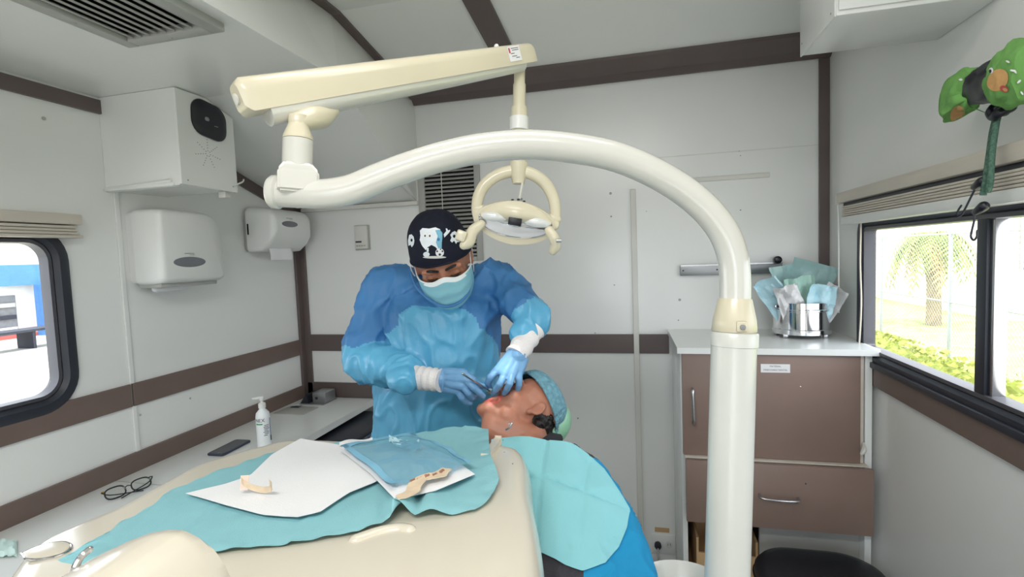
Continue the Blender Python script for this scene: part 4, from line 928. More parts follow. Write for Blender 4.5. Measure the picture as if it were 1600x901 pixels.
def hand_prims(mb, wrist, knuckles, fingers, thumb, r=.0085, wr=.024, pr=.0125):
    """palm = fan of thick struts wrist -> knuckles, then separate bent fingers"""
    w0 = V(wrist[0]); w1 = V(wrist[1])
    n = len(knuckles)
    for k, q in enumerate(knuckles):
        a = w0.lerp(w1, k / (n - 1)); mb.tube([a, a.lerp(q, .5), q], [pr * 1.15, pr * 1.1, pr], 12, dome=True)
    mb.ell((w0 + w1) / 2, (wr, wr, wr), None, 14)
    for k, ch in enumerate(fingers):
        m = len(ch) - 1; rr = [r * 1.12 - (r * .30) * i / m for i in range(m + 1)]
        sp_ = spline(ch, 10); rs = [r * 1.12 - r * .28 * i / 10 + (.0009 if i in (4, 7) else 0) for i in range(11)]
        mb.tube(sp_, rs, 12, dome=True)
    sp_ = spline(thumb, 8); mb.tube(sp_, [r * 1.5 - r * .5 * i / 8 for i in range(9)], 12, dome=True)
def wrinkle(amp, sc_, seed, stretch=(1, 1, 1), sharp=1.0):
    def fn(p):
        q = V((p.x * stretch[0], p.y * stretch[1], p.z * stretch[2])) * sc_
        a = noise.noise(q + V((seed, 0, 0))); b = noise.noise(q * 2.3 + V((0, seed, 0)))
        rdg = (1 - min(1, abs(a) * 3.2)) ** 2
        return amp * (rdg * sharp - .3 + .35 * b)
    return fn
def bone_mats(me, bones, radius_bias=None):
    """bones: list of (a, b, material_index); faces take the material of the nearest bone"""
    for p in me.polygons:
        c = V(p.center); best = None
        for a, b, mi in bones:
            ab = b - a; t = max(0, min(1, (c - a).dot(ab) / max(1e-9, ab.length_squared))); d = (c - (a + ab * t)).length
            if best is None or d < best[0]: best = (d, mi)
        p.material_index = best[1]
def proj_decal(bvh, poly, m, name, par, off_=.0008, rings=4, eye=None):
    """a flat print laid on a curved surface"""
    eye = eye or EYE; cx = sum(p[0] for p in poly) / len(poly); cy = sum(p[1] for p in poly) / len(poly)
    mb = MB(); prev = None
    def hit(x, y):
        h = bvh.ray_cast(eye, ray(x, y).normalized()); return None if h[0] is None else h[0] + h[1] * (off_ if h[1].dot(ray(x, y)) < 0 else -off_)
    c = hit(cx, cy)
    if c is None: return
    vc = mb.bm.verts.new(c); prev = None
    for k in range(1, rings + 1):
        row = []
        for x, y in poly:
            h = hit(cx + (x - cx) * k / rings, cy + (y - cy) * k / rings); row.append(mb.bm.verts.new(h) if h is not None else None)
        n = len(row)
        for i in range(n):
            j = (i + 1) % n
            if row[i] is None or row[j] is None: continue
            try:
                if prev is None: mb.bm.faces.new((vc, row[i], row[j]))
                elif prev[i] is not None and prev[j] is not None: mb.bm.faces.new((prev[i], row[i], row[j], prev[j]))
            except ValueError: pass
        prev = row
    return mb.build(name, m, par, recalc=False)
def bvh_of(o):
    return BVHTree.FromPolygons([v.co.copy() for v in o.data.vertices], [tuple(p.vertices) for p in o.data.polygons])
def oval(cx, cy, a, b, n=16, rot=0): return [(cx + a * math.cos(t) * math.cos(rot) - b * math.sin(t) * math.sin(rot), cy + a * math.cos(t) * math.sin(rot) + b * math.sin(t) * math.cos(rot)) for t in [2 * PI * k / n for k in range(n)]]

# ---------- the person in the gown
DH = 1.375
hc = P(690, 401, DH)
fw = (-CAM_F * .80 - CAM_U * .58 + CAM_R * .16).normalized(); upv = CAM_U * .80 - CAM_F * .55 - CAM_R * .17
H1 = head_frame(hc, fw, upv)
gx_, gy_ = (P(690, 600, 1.5).x, P(690, 600, 1.5).y)
person = empty('person', (gx_, gy_, 0), 'standing person in blue gown, navy printed cap and mask bending over the patient', 'person')
nb = P(692, 452, 1.45)
shR, shL = P(604, 448, 1.475), P(778, 440, 1.455)
elR, elL = P(571, 556, 1.43), P(829, 497, 1.37)
wrR, wrL = P(672, 592, 1.285), P(812, 541, 1.305)
chest, waist, hip = P(690, 520, 1.475), P(682, 640, 1.50), P(680, 745, 1.53)
hipw = V((hip.x, hip.y, .92))
mb = MB(); head_prims(mb, H1)
mb.tube([H1 @ V((0, -.02, -.05)), nb, nb.lerp(chest, .4)], [.052, .056, .07], 20, dome=True)
def ring_body(mb, lst, seg=28, dome=False):
    rings = []
    for c, a, b in lst: rings.append([c + CAM_R * a * math.cos(2 * PI * k / seg) + V((CAM_F.x, CAM_F.y, 0)).normalized() * b * math.sin(2 * PI * k / seg) for k in range(seg)])
    mb.loft(rings)
ring_body(mb, [(nb, .08, .05), (nb.lerp(chest, .3), .13, .085), (chest, .145, .10), (waist, .14, .10), (hipw, .15, .10), (hipw - V((0, 0, .08)), .14, .09)])
for s0, e0, w0 in ((shR, elR, wrR), (shL, elL, wrL)): mb.tube([s0, s0.lerp(e0, .5), e0, e0.lerp(w0, .5), e0.lerp(w0, .8), w0], [.046, .042, .034, .027, .021, .019], 16, dome=True)
lx = V((CAM_R.x, CAM_R.y, 0)).normalized()
for s_ in (-1, 1):
    mb.tube([hipw + lx * s_ * .075, hipw + lx * s_ * .085 - V((0, 0, .42)), hipw + lx * s_ * .09 - V((0, 0, .83))], [.075, .055, .038], 16, dome=True)
body = remesh(mb, 'body', M['skin'], person, .0042, 3)
# brows and lashes
for s_ in (-1, 1):
    MB().tube([H1 @ V((s_ * .012, .0885, .014)), H1 @ V((s_ * .030, .0885, .020)), H1 @ V((s_ * .048, .076, .014))], [.0042, .0052, .0026], 8, dome=True, flat=.8).build('eyebrow', M['hair'], person)
    MB().tube([H1 @ V((s_ * .018, .0845, -.009)), H1 @ V((s_ * .031, .0875, -.0125)), H1 @ V((s_ * .044, .080, -.010))], [.0012, .0018, .0012], 6, dome=True).build('eyelash', M['hair'], person)
# cap: fitted dome with a soft crown
def capf(u, v):
    a = 2 * PI * u; low = -.062 + .0 * math.cos(a)
    # v 0 hem -> 1 top
    t = v * PI / 2; k = math.cos(t) ** .55; z = .020 + .012 * math.cos(a - PI / 2) * (1 - v) + (.106) * math.sin(t) ** 1.05 - .0
    x = .0835 * k * math.cos(a); y = -.012 + .1025 * k * math.sin(a)
    z -= .030 * (1 - v) * (.5 - .5 * math.sin(a))
    wr = .002 * noise.noise(V((x * 30, y * 30, z * 30)))
    return H1 @ (V((x * (1 + wr * 8), y * (1 + wr * 8), z + wr)))
mb = MB(); mb.grid(capf, 56, 22); bmesh.ops.remove_doubles(mb.bm, verts=mb.bm.verts[:], dist=.0004); mb.thicken(.002)
cap_ = mb.build('cap', M['cap'], person, ang=80)
mb = MB(); mb.tube([capf(k / 56, .0) for k in range(57)], .0028, 8); mb.build('cap_band', M['cap'], person)
bv = bvh_of(cap_)
def dec(poly, m, n='printed_tooth', off_=.0012): proj_decal(bv, poly, m, n, cap_, off_)
tooth = [(660, 363), (664, 359), (674, 360), (683, 358), (690, 361), (692, 370), (690, 379), (691, 387), (688, 393), (683, 387), (677, 384), (671, 388), (669, 392), (664, 386), (660, 377), (661, 370)]
def S(poly, cx, cy, k): return [(cx + (x - 676) * k, cy + (y - 376) * k) for x, y in poly]
dec(S(tooth, 673, 374, 1.04), M['print_w']); dec([(680, 360), (687, 359), (691, 364), (691, 372), (690, 380), (690, 388), (687, 391), (684, 386), (681, 378), (684, 369)], M['print_b'], off_=.0016)
for x, y in ((664.5, 368), (671.5, 368)): dec(oval(x, y, 3.4, 3.6), M['paper'], 'printed_eye', .0020); dec(oval(x + .3, y + .6, 1.3, 1.7), M['ink'], 'printed_eye', .0024)
dec(oval(685, 374, 2.2, 2.4), M['inkr'] if 0 else mat('deep_blue_ink', (40, 110, 160), .6), 'printed_eye', .0020)
dec([(693, 366), (697, 361), (696, 357), (698, 357), (700, 360), (703, 359), (703, 361), (701, 364), (697, 368), (694, 371)], M['print_w'])
dec([(656, 374), (659, 373), (663, 382), (666, 386), (664, 388), (659, 382)], M['print_w']); dec([(667, 387), (670, 387), (670, 393), (667, 393)], M['print_w']); dec([(683, 388), (686, 388), (686, 394), (683, 394)], M['print_w'])
dec(oval(666.5, 397, 5, 4), M['print_w']); dec(oval(687, 394, 6.5, 6.5), M['paper'], 'printed_ball', .0018)
for x, y, r_ in ((687, 397, 2.1), (691, 392, 1.6), (683, 392, 1.6), (688, 389, 1.2)): dec(oval(x, y, r_, r_, 5), M['ink'], 'printed_ball', .0024)
dec(oval(679, 401.5, 18, 2.0, 20), M['strip'], 'printed_ground')
sm_t = [(706, 363), (710, 361), (713, 363), (716, 364), (717, 369), (715, 373), (718, 378), (714, 378), (712, 381), (709, 376), (706, 379), (703, 376), (705, 371), (703, 367)]
dec(sm_t, M['print_w']); dec(oval(709, 369, 2, 2.5), M['cap'], 'printed_eye', .0018)
dec([(x - 66 + (x - 650 + 66) * 0, y + 6) for x, y in [(706, 361), (710, 360), (713, 364), (714, 370), (713, 376), (710, 380), (708, 376), (705, 378), (704, 370)]], M['print_w']); dec(oval(644, 375, 1.6, 2.4), M['cap'], 'printed_eye', .0018)
# mask
def maskp(u, v):
    a = (2 * u - 1) * 1.38; cu = math.cos(a)
    yc = [.103, .119, .116, .098][0] * (1 - v) ** 3 + 3 * .127 * v * (1 - v) ** 2 + 3 * .124 * v * v * (1 - v) + .078 * v ** 3
    x = .0735 * math.sin(a) / math.sin(1.38) * (1 - .22 * v * cu); y = .006 + (yc - .006) * max(0, cu) ** .75
    side = 1 - cu; zt = -.012 + .012 * math.exp(-(a / .30) ** 2) - .010 * side; zb = -.128 + .060 * side
    z = zt + (zb - zt) * v
    pl = .0012 * math.sin(v * PI * 8) * (.3 + .7 * cu)
    return H1 @ V((x, y + pl, z))
MB().grid(maskp, 44, 34).thicken(.0012).build('mask', M['mask'], person, ang=80)
MB().tube([maskp(k / 40, 0) for k in range(41)], .0022, 6, flat=1).build('mask_edge', M['maskw'], person)
MB().grid(lambda u, v: maskp(u, v * .07) + fw * .0012, 40, 3).thicken(.0005).build('mask_edge', M['maskw'], person)
for s_ in (0, 1):
    sg = 1 if s_ else -1
    MB().tube(spline([maskp(s_, 0), H1 @ V((sg * .079, -.01, .006)), H1 @ V((sg * .084, -.026, -.008)), H1 @ V((sg * .080, -.012, -.040)), maskp(s_, 1)], 20), .0013, 6).build('ear_loop', M['maskw'], person)
MB().tube(spline([H1 @ V((.072, .01, .0)), H1 @ V((.088, -.01, -.012)), H1 @ V((.092, -.02, -.04)), H1 @ V((.082, -.015, -.07))], 12), .0022, 6).build('tie_string', M['maskw'], person)

# gown: torso, sleeves; coated front and forearms lighter than the cloth at shoulders and upper arms
mb = MB()
bk = V((CAM_F.x, CAM_F.y, 0)).normalized()
ring_body(mb, [(nb + V((0, 0, .022)), .072, .058), (nb, .095, .07), (nb - V((0, 0, .03)), .150, .092), (nb.lerp(chest, .45), .172, .115), (chest, .176, .128), (chest.lerp(waist, .5), .178, .130), (waist, .180, .130), (hipw, .195, .145), (V((hipw.x, hipw.y, .6)), .21, .16), (V((hipw.x, hipw.y, .42)), .215, .165)], 40)
mb.tube(spline([nb.lerp(shR, .35), shR, shR.lerp(elR, .5) - CAM_R * .006, elR - CAM_R * .004, elR.lerp(wrR, .35) - V((0, 0, .006)), elR.lerp(wrR, .66), wrR - CAM_R * .062], 24), [.058, .060, .062, .063, .063, .063, .062, .061, .060, .060, .060, .061, .062, .062, .060, .057, .053, .050, .048, .046, .045, .044, .042, .041, .041], 26, dome=True)
mb.tube(spline([nb.lerp(shL, .35), shL, shL.lerp(elL, .5) + CAM_R * .010, elL, elL.lerp(wrL, .25), wrL.lerp(elL, .46)], 24), [.056, .057, .058, .059, .060, .060, .059, .058, .058, .057, .056, .056, .055, .054, .053, .051, .049, .046, .043, .042, .041, .041, .041, .041, .042], 26, dome=True)
# sculpted folds: long diagonal pulls across chest, sleeves and skirt
def fold(px, r0=.010, r1=.003, sink=.003):
    pts_ = [P(*q) for q in px]; mb.tube(spline(pts_, 10), [r1 + (r0 - r1) * math.sin(PI * k / 10) for k in range(11)], 8, dome=True)
def gown_post(me):
    def f(p):
        t = wrinkle(.0105, 9, 3, (1.0, 1, .55))(p) + wrinkle(.0062, 20, 8, (1, 1, .5))(p)
        return t
    displace(me, f)
    bone_mats(me, [(nb.lerp(shR, .3), shR, 1), (shR, elR.lerp(shR, .12), 1), (elR, wrR, 0), (nb.lerp(shL, .3), shL, 1), (shL, elL.lerp(shL, .25), 1), (elL, wrL, 0), (nb + CAM_F * -.02, nb - V((0, 0, .02)), 1), (chest - bk * .06 + V((0, 0, .02)), waist - bk * .06, 0), (waist, hipw, 0), (chest + bk * .08, waist + bk * .08, 1)])
gown = remesh(mb, 'gown', [M['gown'], M['gownd']], person, .0055, 8, gown_post)
# waist tie crease and neck binding
MB().tube(spline([P(640, 421, 1.42), P(652, 450, 1.35), P(680, 474, 1.325), P(705, 478, 1.325), P(728, 462, 1.34), P(742, 425, 1.40)], 26), .0035, 8).build('neck_binding', M['gownd'], person)
def cuff_ribs(a, b, r0, r1, nrib=4, flat=.9):
    d = (b - a); up = CAM_F; n = nrib * 8; pts_ = [a + d * k / n for k in range(n + 1)]
    rr = [r0 + (r1 - r0) * k / n + .0016 * math.cos(2 * PI * k / 8) for k in range(n + 1)]
    return MB().tube(pts_, rr, 28, flat=flat, up=up).build('cuff', M['cuff'], person)
cuff_ribs(P(640, 588, 1.310), P(690, 594, 1.268), .0305, .0280, 5)
cuff_ribs(P(833, 514, 1.345), P(806, 555, 1.290), .0315, .0285, 3)

# ---------- the patient's head frame (needed by the hands)
SC2 = .88
F2, U2 = V((-.56, .03, .83)).normalized(), V((.60, .69, .40)).normalized()
U2 = (U2 - F2 * U2.dot(F2)).normalized(); L2 = U2.cross(F2)
earw = P(838, 640, 1.245)
hc2 = earw - L2 * .074 * SC2 + F2 * .006 + U2 * .010
H2 = head_frame(hc2, F2, U2)
mouthw = H2 @ (V((0, .092, -.076)) * SC2)
DM = (mouthw - EYE).dot(CAM_F)
# gloves
mb = MB()
Dh = 1.272
kn = [P(724, 583, Dh - .012), P(727, 592, Dh - .020), P(722, 602, Dh - .018), P(715, 609, Dh - .004)]
fg = [[kn[0], P(737, 591, Dh - .020), P(746, 600, Dh - .012), P(755, 603, Dh - .004)],
      [kn[1], P(738, 603, Dh - .030), P(748, 612, Dh - .022), P(755, 619, Dh - .008)],
      [kn[2], P(731, 612, Dh - .020), P(738, 620, Dh - .006), P(744, 621, Dh + .012)],
      [kn[3], P(721, 619, Dh - .006), P(727, 626, Dh + .004), P(735, 630, Dh + .012)]]
hand_prims(mb, (P(690, 582, Dh + .006), P(690, 603, Dh + .006)), kn, fg, [P(702, 586, Dh + .016), P(722, 588, Dh + .026), P(738, 597, Dh + .020), P(751, 602, Dh + .010)])
g_ = remesh(mb, 'glove', M['glove'], person, .0019, 3)
mb = MB(); Dh = 1.282
kn = [P(777, 580, Dh - .014), P(788, 585, Dh - .026), P(800, 585, Dh - .024), P(811, 581, Dh - .010)]
fg = [[kn[0], P(768, 588, Dh - .022), P(763, 597, Dh - .012), P(766, 606, Dh + .004)],
      [kn[1], P(782, 598, Dh - .040), P(776, 607, Dh - .030), P(771, 616, Dh - .010)],
      [kn[2], P(797, 597, Dh - .042), P(793, 606, Dh - .036), P(788, 614, Dh - .020)],
      [kn[3], P(811, 591, Dh - .022), P(811, 600, Dh - .022), P(809, 608, Dh - .014)]]
hand_prims(mb, (P(801, 551, Dh + .006), P(817, 561, Dh + .006)), kn, fg, [P(796, 563, Dh + .012), P(780, 575, Dh + .018), P(768, 586, Dh + .014), P(762, 598, Dh + .012)])
g_ = remesh(mb, 'glove', M['glove'], person, .0019, 3)
for a, b in (((690, 574), (690, 612)), ): MB().tube(spline([P(691, 577, 1.245), P(693, 592, 1.236), P(691, 611, 1.247)], 8), .0015, 6).build('glove_hem', M['glove'], person)
# trousers and shoes
mb = MB()
for s_ in (-1, 1): mb.tube([hipw + lx * s_ * .085 - V((0, 0, .10)), hipw + lx * s_ * .088 - V((0, 0, .45)), hipw + lx * s_ * .09 - V((0, 0, .84))], [.095, .075, .06], 18)
mb.build('trousers', M['trouser'], person)
for s_ in (-1, 1):
    q = V((hipw.x, hipw.y, 0)) + lx * s_ * .09; s = MB(); s.loft([[q - bk * (.05) + lx * .045 * k * math.cos(t) + bk * (.13 * k * math.sin(t)) + V((0, 0, z)) for t in [2 * PI * i / 24 for i in range(24)]] for z, k in ((0, .96), (.02, 1), (.05, .92), (.075, .7), (.085, .5))]); s.build('shoe', M['black'], person)
# small instrument held in the fingers
a, b = P(744, 597, 1.235), P(766, 611, DM - .004)
tl = empty('dental_mirror', a, 'thin steel dental instrument held in the gloved fingers at the mouth', 'instrument')
MB().tube([a - (b - a) * .9, a, b], [.003, .0028, .0012], 8, dome=True).build('instrument_handle', M['steel'], tl)
MB().lathe([(.008, 0), (.009, .001), (.008, .002)], b, 16, frame((0, 0, 0), F2.cross(CAM_F).normalized(), CAM_R).to_3x3().to_4x4()).build('mirror_disc', M['chrome'], tl)

# ---------- the patient
surf = [(V((-.275, 1.20, 1.065)), .060, .055), (V((-.262, 1.165, 1.03)), .10, .06), (V((-.235, 1.11, .965)), .165, .085), (V((-.205, 1.03, .905)), .185, .105), (V((-.175, .93, .825)), .180, .105), (V((-.160, .80, .755)), .170, .105), (V((-.150, .62, .70)), .175, .10), (V((-.145, .48, .68)), .18, .095)]
patient = empty('person', (-.15, .55, .50), 'reclining patient in dark shirt with blue sleeves, hair net and wide open mouth', 'person')
mb = MB(); head_prims(mb, H2, SC2, True)
nk = V((-.272, 1.185, 1.055))
mb.tube([H2 @ V((0, -.012, -.035)), H2 @ V((0, .0, -.085)), nk + V((-.002, .01, .012)), nk + V((.01, -.05, -.05))], [.052, .052, .056, .07], 22, dome=True)
mb.tube([H2 @ V((.0, .040, -.08)), H2 @ V((0, .018, -.112)), nk + V((.0, -.008, .012))], [.034, .036, .040], 18, dome=True)
def prings(mb, lst, seg=32, infl=0):
    rings = []
    for k, (c, a, b) in enumerate(lst):
        d = (lst[min(k + 1, len(lst) - 1)][0] - lst[max(k - 1, 0)][0]).normalized(); x = V((1, 0, 0)); x = (x - d * x.dot(d)).normalized(); y = d.cross(x)
        rings.append([c + x * (a + infl) * math.copysign(abs(math.cos(t)) ** .85, math.cos(t)) + y * (b + infl) * math.copysign(abs(math.sin(t)) ** .85, math.sin(t)) for t in [2 * PI * i / seg for i in range(seg)]])
    mb.loft(rings)
prings(mb, surf, infl=-.016)
psh = {1: P(922, 772, 1.135), -1: V((-.385, 1.10, .965))}
pel = {1: P(990, 915, .985), -1: V((-.46, .80, .74))}
pwr = {1: V((.03, .60, .76)), -1: V((-.36, .60, .80))}
for s_ in (1, -1): mb.tube([psh[s_], psh[s_].lerp(pel[s_], .5), pel[s_], pel[s_].lerp(pwr[s_], .5), pwr[s_]], [.045, .042, .034, .032, .024], 16, dome=True)
for s_ in (1, -1): mb.tube([V((-.145 + .09 * s_, .48, .67)), V((-.15 + .10 * s_, .05, .66)), V((-.15 + .10 * s_, -.36, .56))], [.075, .055, .038], 16, dome=True)
def pb(me):
    for p in me.polygons:
        q = H2.inverted() @ V(p.center) / SC2
        p.material_index = 1 if (abs(q.x) < .031 and .07 < q.y and -.100 < q.z < -.052) else 0
remesh(mb, 'body', [M['skin2'], M['lip']], patient, .0036, 3, pb)
hm = lambda *q: H2 @ (V(q) * SC2)
MB().ell(hm(0, .076, -.076), (.026 * SC2, .012, .017), H2.to_3x3(), 18).build('open_mouth', M['mouth'], patient)
for k in range(6): MB().box((-.0035, -.003, -.004), (.0035, .003, .004), .0012, 1, H2 @ Matrix.Translation(V((-.0185 + .0074 * k, .0835 - .00012 * (k - 2.5) ** 2 * 8, -.066)) * SC2)).build('tooth', M['paper'], patient)
for s_ in (-1, 1):
    MB().tube([hm(s_ * .012, .0875, .016), hm(s_ * .030, .088, .022), hm(s_ * .050, .075, .015)], [.003, .004, .002], 8, dome=True, flat=.5).build('eyebrow', M['hair'], patient)
    MB().tube([hm(s_ * .018, .0855, -.008), hm(s_ * .031, .0885, -.011), hm(s_ * .044, .081, -.008)], [.0012, .0016, .0012], 6, dome=True).build('eyelash', M['hair'], patient)
# hair (nape, temple) and net
mb = MB()
mb.ell(hm(0, -.024, .010), [q * SC2 for q in (.071, .076, .074)], H2.to_3x3(), 24)
for k in range(42):
    a = random.uniform(-1, 1); mb.ell(hm(.070 * math.sin(a * 1.6), -.036 - .040 * math.cos(a * 1.6) * random.uniform(.75, 1), -.02 - random.uniform(0, .07)), (.014, .014, .016), None, 8)
remesh(mb, 'hair', M['hair'], patient, .003, 2, lambda me: displace(me, wrinkle(.004, 60, 2)))
def netf(u, v):
    a = 2 * PI * u; t = v * PI / 2; k = math.cos(t) ** .5
    x = .083 * k * math.cos(a); y = -.006 + .098 * k * math.sin(a); z = .034 + .020 * (1 - v) * math.sin(a) + .070 * math.sin(t)
    w_ = 1 + .035 * noise.noise(V((math.cos(a) * 5, math.sin(a) * 5, v * 5))) + .012 * math.sin(a * 30) * (1 - v)
    return hm(x * w_, y * w_, z)
mb = MB(); mb.grid(netf, 90, 22); bmesh.ops.remove_doubles(mb.bm, verts=mb.bm.verts[:], dist=.0004); mb.thicken(.001); mb.build('hair_net', M['net'], patient, ang=80)
mb = MB()
for q in range(3): mb.tube([netf(k / 90, .012 + .02 * q) + F2 * .000 for k in range(91)], .0035, 6)
mb.build('net_band', M['net'], patient)
# shirt and sleeves
mb = MB(); prings(mb, surf[1:], 40)
mb.tube(spline([nk + V((.03, -.01, -.015)), P(880, 727, 1.175), P(918, 752, 1.145)], 8), [.040, .046, .050, .052, .054, .055, .055, .054, .052], 20, dome=True)
for s_ in (1, -1):
    mb.tube(spline([psh[s_].lerp(V((-.22, 1.10, .98)), .6), psh[s_], psh[s_].lerp(pel[s_], .5) + V((.012 * s_, 0, .004)), pel[s_], pel[s_].lerp(pwr[s_], .6)], 18), [.050, .052, .054, .055, .056, .056, .056, .056, .056, .055, .055, .054, .053, .052, .05, .048, .046, .044, .042], 24, dome=True)
bon = [(V((-.25, 1.13, 1.0)), V((-.15, .5, .68)), 0)]
for s_ in (1, -1): bon += [(V((-.22, 1.12, .98)), psh[s_].lerp(V((-.22, 1.12, .98)), .35), 0), (psh[s_].lerp(pel[s_], .10), pel[s_], 1), (pel[s_], pwr[s_], 1)]
def shp(me): displace(me, wrinkle(.006, 16, 5, (1, 1, 1))); bone_mats(me, bon)
shirt_o = remesh(mb, 'shirt', [M['shirt'], M['sleeve']], patient, .0055, 6, shp)
MB().tube(spline([V((-.335, 1.165, 1.06)), V((-.305, 1.125, 1.065)), V((-.262, 1.110, 1.07)), V((-.215, 1.13, 1.078)), V((-.185, 1.175, 1.085))], 20), [.010, .012, .013, .013, .013, .013, .013, .013, .013, .013, .013, .013, .013, .013, .013, .013, .014, .015, .014, .010, .006], 10, dome=True, flat=1.6).build('collar', mat('black_collar', (34, 34, 40), .85), patient)
mb = MB()
for s_ in (1, -1):
    mb.tube([V((-.145 + .085 * s_, .52, .67)), V((-.15 + .10 * s_, .05, .66)), V((-.15 + .10 * s_, -.34, .57))], [.095, .075, .06], 18, dome=True)
remesh(mb, 'trousers', M['trouser'], patient, .008, 4)
for s_ in (1, -1):
    MB().tube([V((-.15 + .10 * s_, -.36, .57)), V((-.15 + .10 * s_, -.42, .62)), V((-.15 + .10 * s_, -.44, .70))], [.045, .048, .035], 14, dome=True).build('shoe', M['black'], patient)
    q = pwr[s_]; mb = MB(); dx = V((0, -1, -.1)).normalized(); sx = V((1, 0, 0))
    hand_prims(mb, (q - sx * .012, q + sx * .012), [q + dx * .07 + sx * (k - 1.5) * .019 for k in range(4)], [[q + dx * .07 + sx * (k - 1.5) * .019, q + dx * (.095 + .004 * (k in (1, 2))) + sx * (k - 1.5) * .021 + V((0, 0, .004)), q + dx * (.118 + .006 * (k in (1, 2))) + sx * (k - 1.5) * .021 - V((0, 0, .008)), q + dx * (.13 + .008 * (k in (1, 2))) + sx * (k - 1.5) * .020 - V((0, 0, .022))] for k in range(4)],
               [q - sx * s_ * .018 + dx * .02, q - sx * s_ * .036 + dx * .045, q - sx * s_ * .042 + dx * .07, q - sx * s_ * .040 + dx * .09])
    remesh(mb, 'hand', M['skin2'], patient, .0026, 3)
# bib and its clip
top = [(770, 692, 1.185), (815, 689, 1.165), (858, 692, 1.152), (895, 700, 1.145), (922, 712, 1.14)]
rgt = [(922, 712, 1.14), (945, 736, 1.118), (966, 768, 1.085), (985, 797, 1.055), (981, 828, 1.028), (968, 860, 1.0), (947, 884, .975)]
bot = [(760, 838, 1.0), (800, 850, .985), (848, 868, .968), (885, 888, .955), (912, 897, .952), (947, 884, .975)]
lft = [(760, 838, 1.0), (762, 790, 1.06), (765, 740, 1.12), (770, 692, 1.185)]
tp_ = [P(*q) for q in top]; rg_ = [P(*q) for q in rgt][::-1]; bt_ = [P(*q) for q in bot]; lf_ = [P(*q) for q in lft]
bf = coons(bt_, tp_, lf_, rg_, 60, 60)
def seg_d(p, a, b):
    ab = (b[0] - a[0], b[1] - a[1]); t = max(0, min(1, ((p[0] - a[0]) * ab[0] + (p[1] - a[1]) * ab[1]) / (ab[0] ** 2 + ab[1] ** 2))); return math.hypot(p[0] - a[0] - ab[0] * t, p[1] - a[1] - ab[1] * t)
BN = V((-.05, -.55, .83)).normalized()
def to2(p): v_ = p - EYE; d_ = v_.dot(CAM_F); return (800 + FPX * v_.dot(CAM_R) / d_, 450.5 - FPX * v_.dot(CAM_U) / d_)
FOLD = [((857, 690), (845, 805)), ((845, 805), (838, 880)), ((922, 712), (903, 885)), ((800, 756), (855, 757)), ((855, 757), (921, 780)), ((921, 780), (985, 799))]
FOLD = [(PZ(a[0], a[1], 1.0), PZ(b[0], b[1], 1.0)) for a, b in FOLD]
sbv = bvh_of(shirt_o)
def bibf(u, v):
    p = bf(u, v); q2 = to2(p); g = PZ(q2[0], q2[1], 1.0)
    d_ = min(seg_d((g.x, g.y), (a.x, a.y), (b.x, b.y)) for a, b in FOLD)
    bul = .004 + .026 * math.sin(PI * min(1, u)) ** .7 * math.sin(PI * (.12 + .88 * v) * .9)
    p = p + BN * (bul + .0095 * min(1, d_ / .05) - .0035 * math.exp(-(d_ / .0035) ** 2) + .0035 * noise.noise(V((p.x * 14, p.y * 14, p.z * 6))))
    dr_ = (p - EYE); l_ = dr_.length; hh = sbv.ray_cast(EYE, dr_.normalized())
    if hh[0] is not None and hh[3] < l_ + .007 and hh[3] > l_ - .12: p = EYE + dr_.normalized() * (hh[3] - .007)
    return p
tag(MB().grid(bibf, 60, 60).thicken(.0008).build('dental_bib', M['bib'], ang=80), 'light turquoise paper bib with fold creases spread over the patient chest', 'bib')
c = P(797, 668, 1.10)
cl = empty('bib_clip', c, 'small metal bib clip at the patient neck', 'clip')
MB().tube([P(791, 671, 1.10), P(796, 668, 1.098), P(800, 661, 1.10)], .0022, 8, dome=True).build('jaw', M['steel'], cl); MB().tube([P(795, 662, 1.098), P(800, 661, 1.1)], .0016, 8, dome=True).build('lever', M['steel'], cl)
# dental chair
ch = empty('dental_chair', (-.15, .45, 0), 'pale green upholstered dental chair carrying the patient', 'chair')
hq = P(853, 664, 1.345)
MB().ell(hq, (.075, .075, .055), head_frame((0, 0, 0), V((0, 1, .3)), F2).to_3x3(), 28).build('headrest', M['chair'], ch)
mb = MB(); rings = []
path = [V((-.27, 1.16, .90)), V((-.22, 1.04, .755)), V((-.185, .90, .665)), V((-.16, .74, .59)), V((-.15, .55, .555)), V((-.15, .30, .55)), V((-.15, .0, .55)), V((-.15, -.30, .50))]
wd = [.13, .19, .23, .245, .25, .25, .24, .20]
for k, c in enumerate(path):
    d = (path[min(k + 1, len(path) - 1)] - path[max(k - 1, 0)]).normalized(); x = V((1, 0, 0)); x = (x - d * x.dot(d)).normalized(); y = d.cross(x)
    rings.append([c + x * a * wd[k] * 2 + y * b for a, b in rrect(1, .075, .035, 4)])
mb.loft(rings); mb.build('upholstery', M['chair'], ch, ang=60)
MB().tube([(-.15, .35, .50), (-.15, .35, .10)], [.10, .13], 24).build('lift_column', M['creamd'], ch)
MB().box((-.36, .0, 0), (.06, .78, .09), .03, 3).build('base', M['creamd'], ch)
MB().tube([hq - V((0, 0, .03)), path[0] + V((0, 0, -.02))], .012, 10).build('headrest_stem', M['steel'], ch)
MB().box((.065, .50, .69), (.115, .84, .725), .012, 3).build('armrest', M['seat'], ch)
MB().tube([(.09, .62, .69), (.08, .60, .56)], .014, 10).build('armrest_post', M['post'], ch)
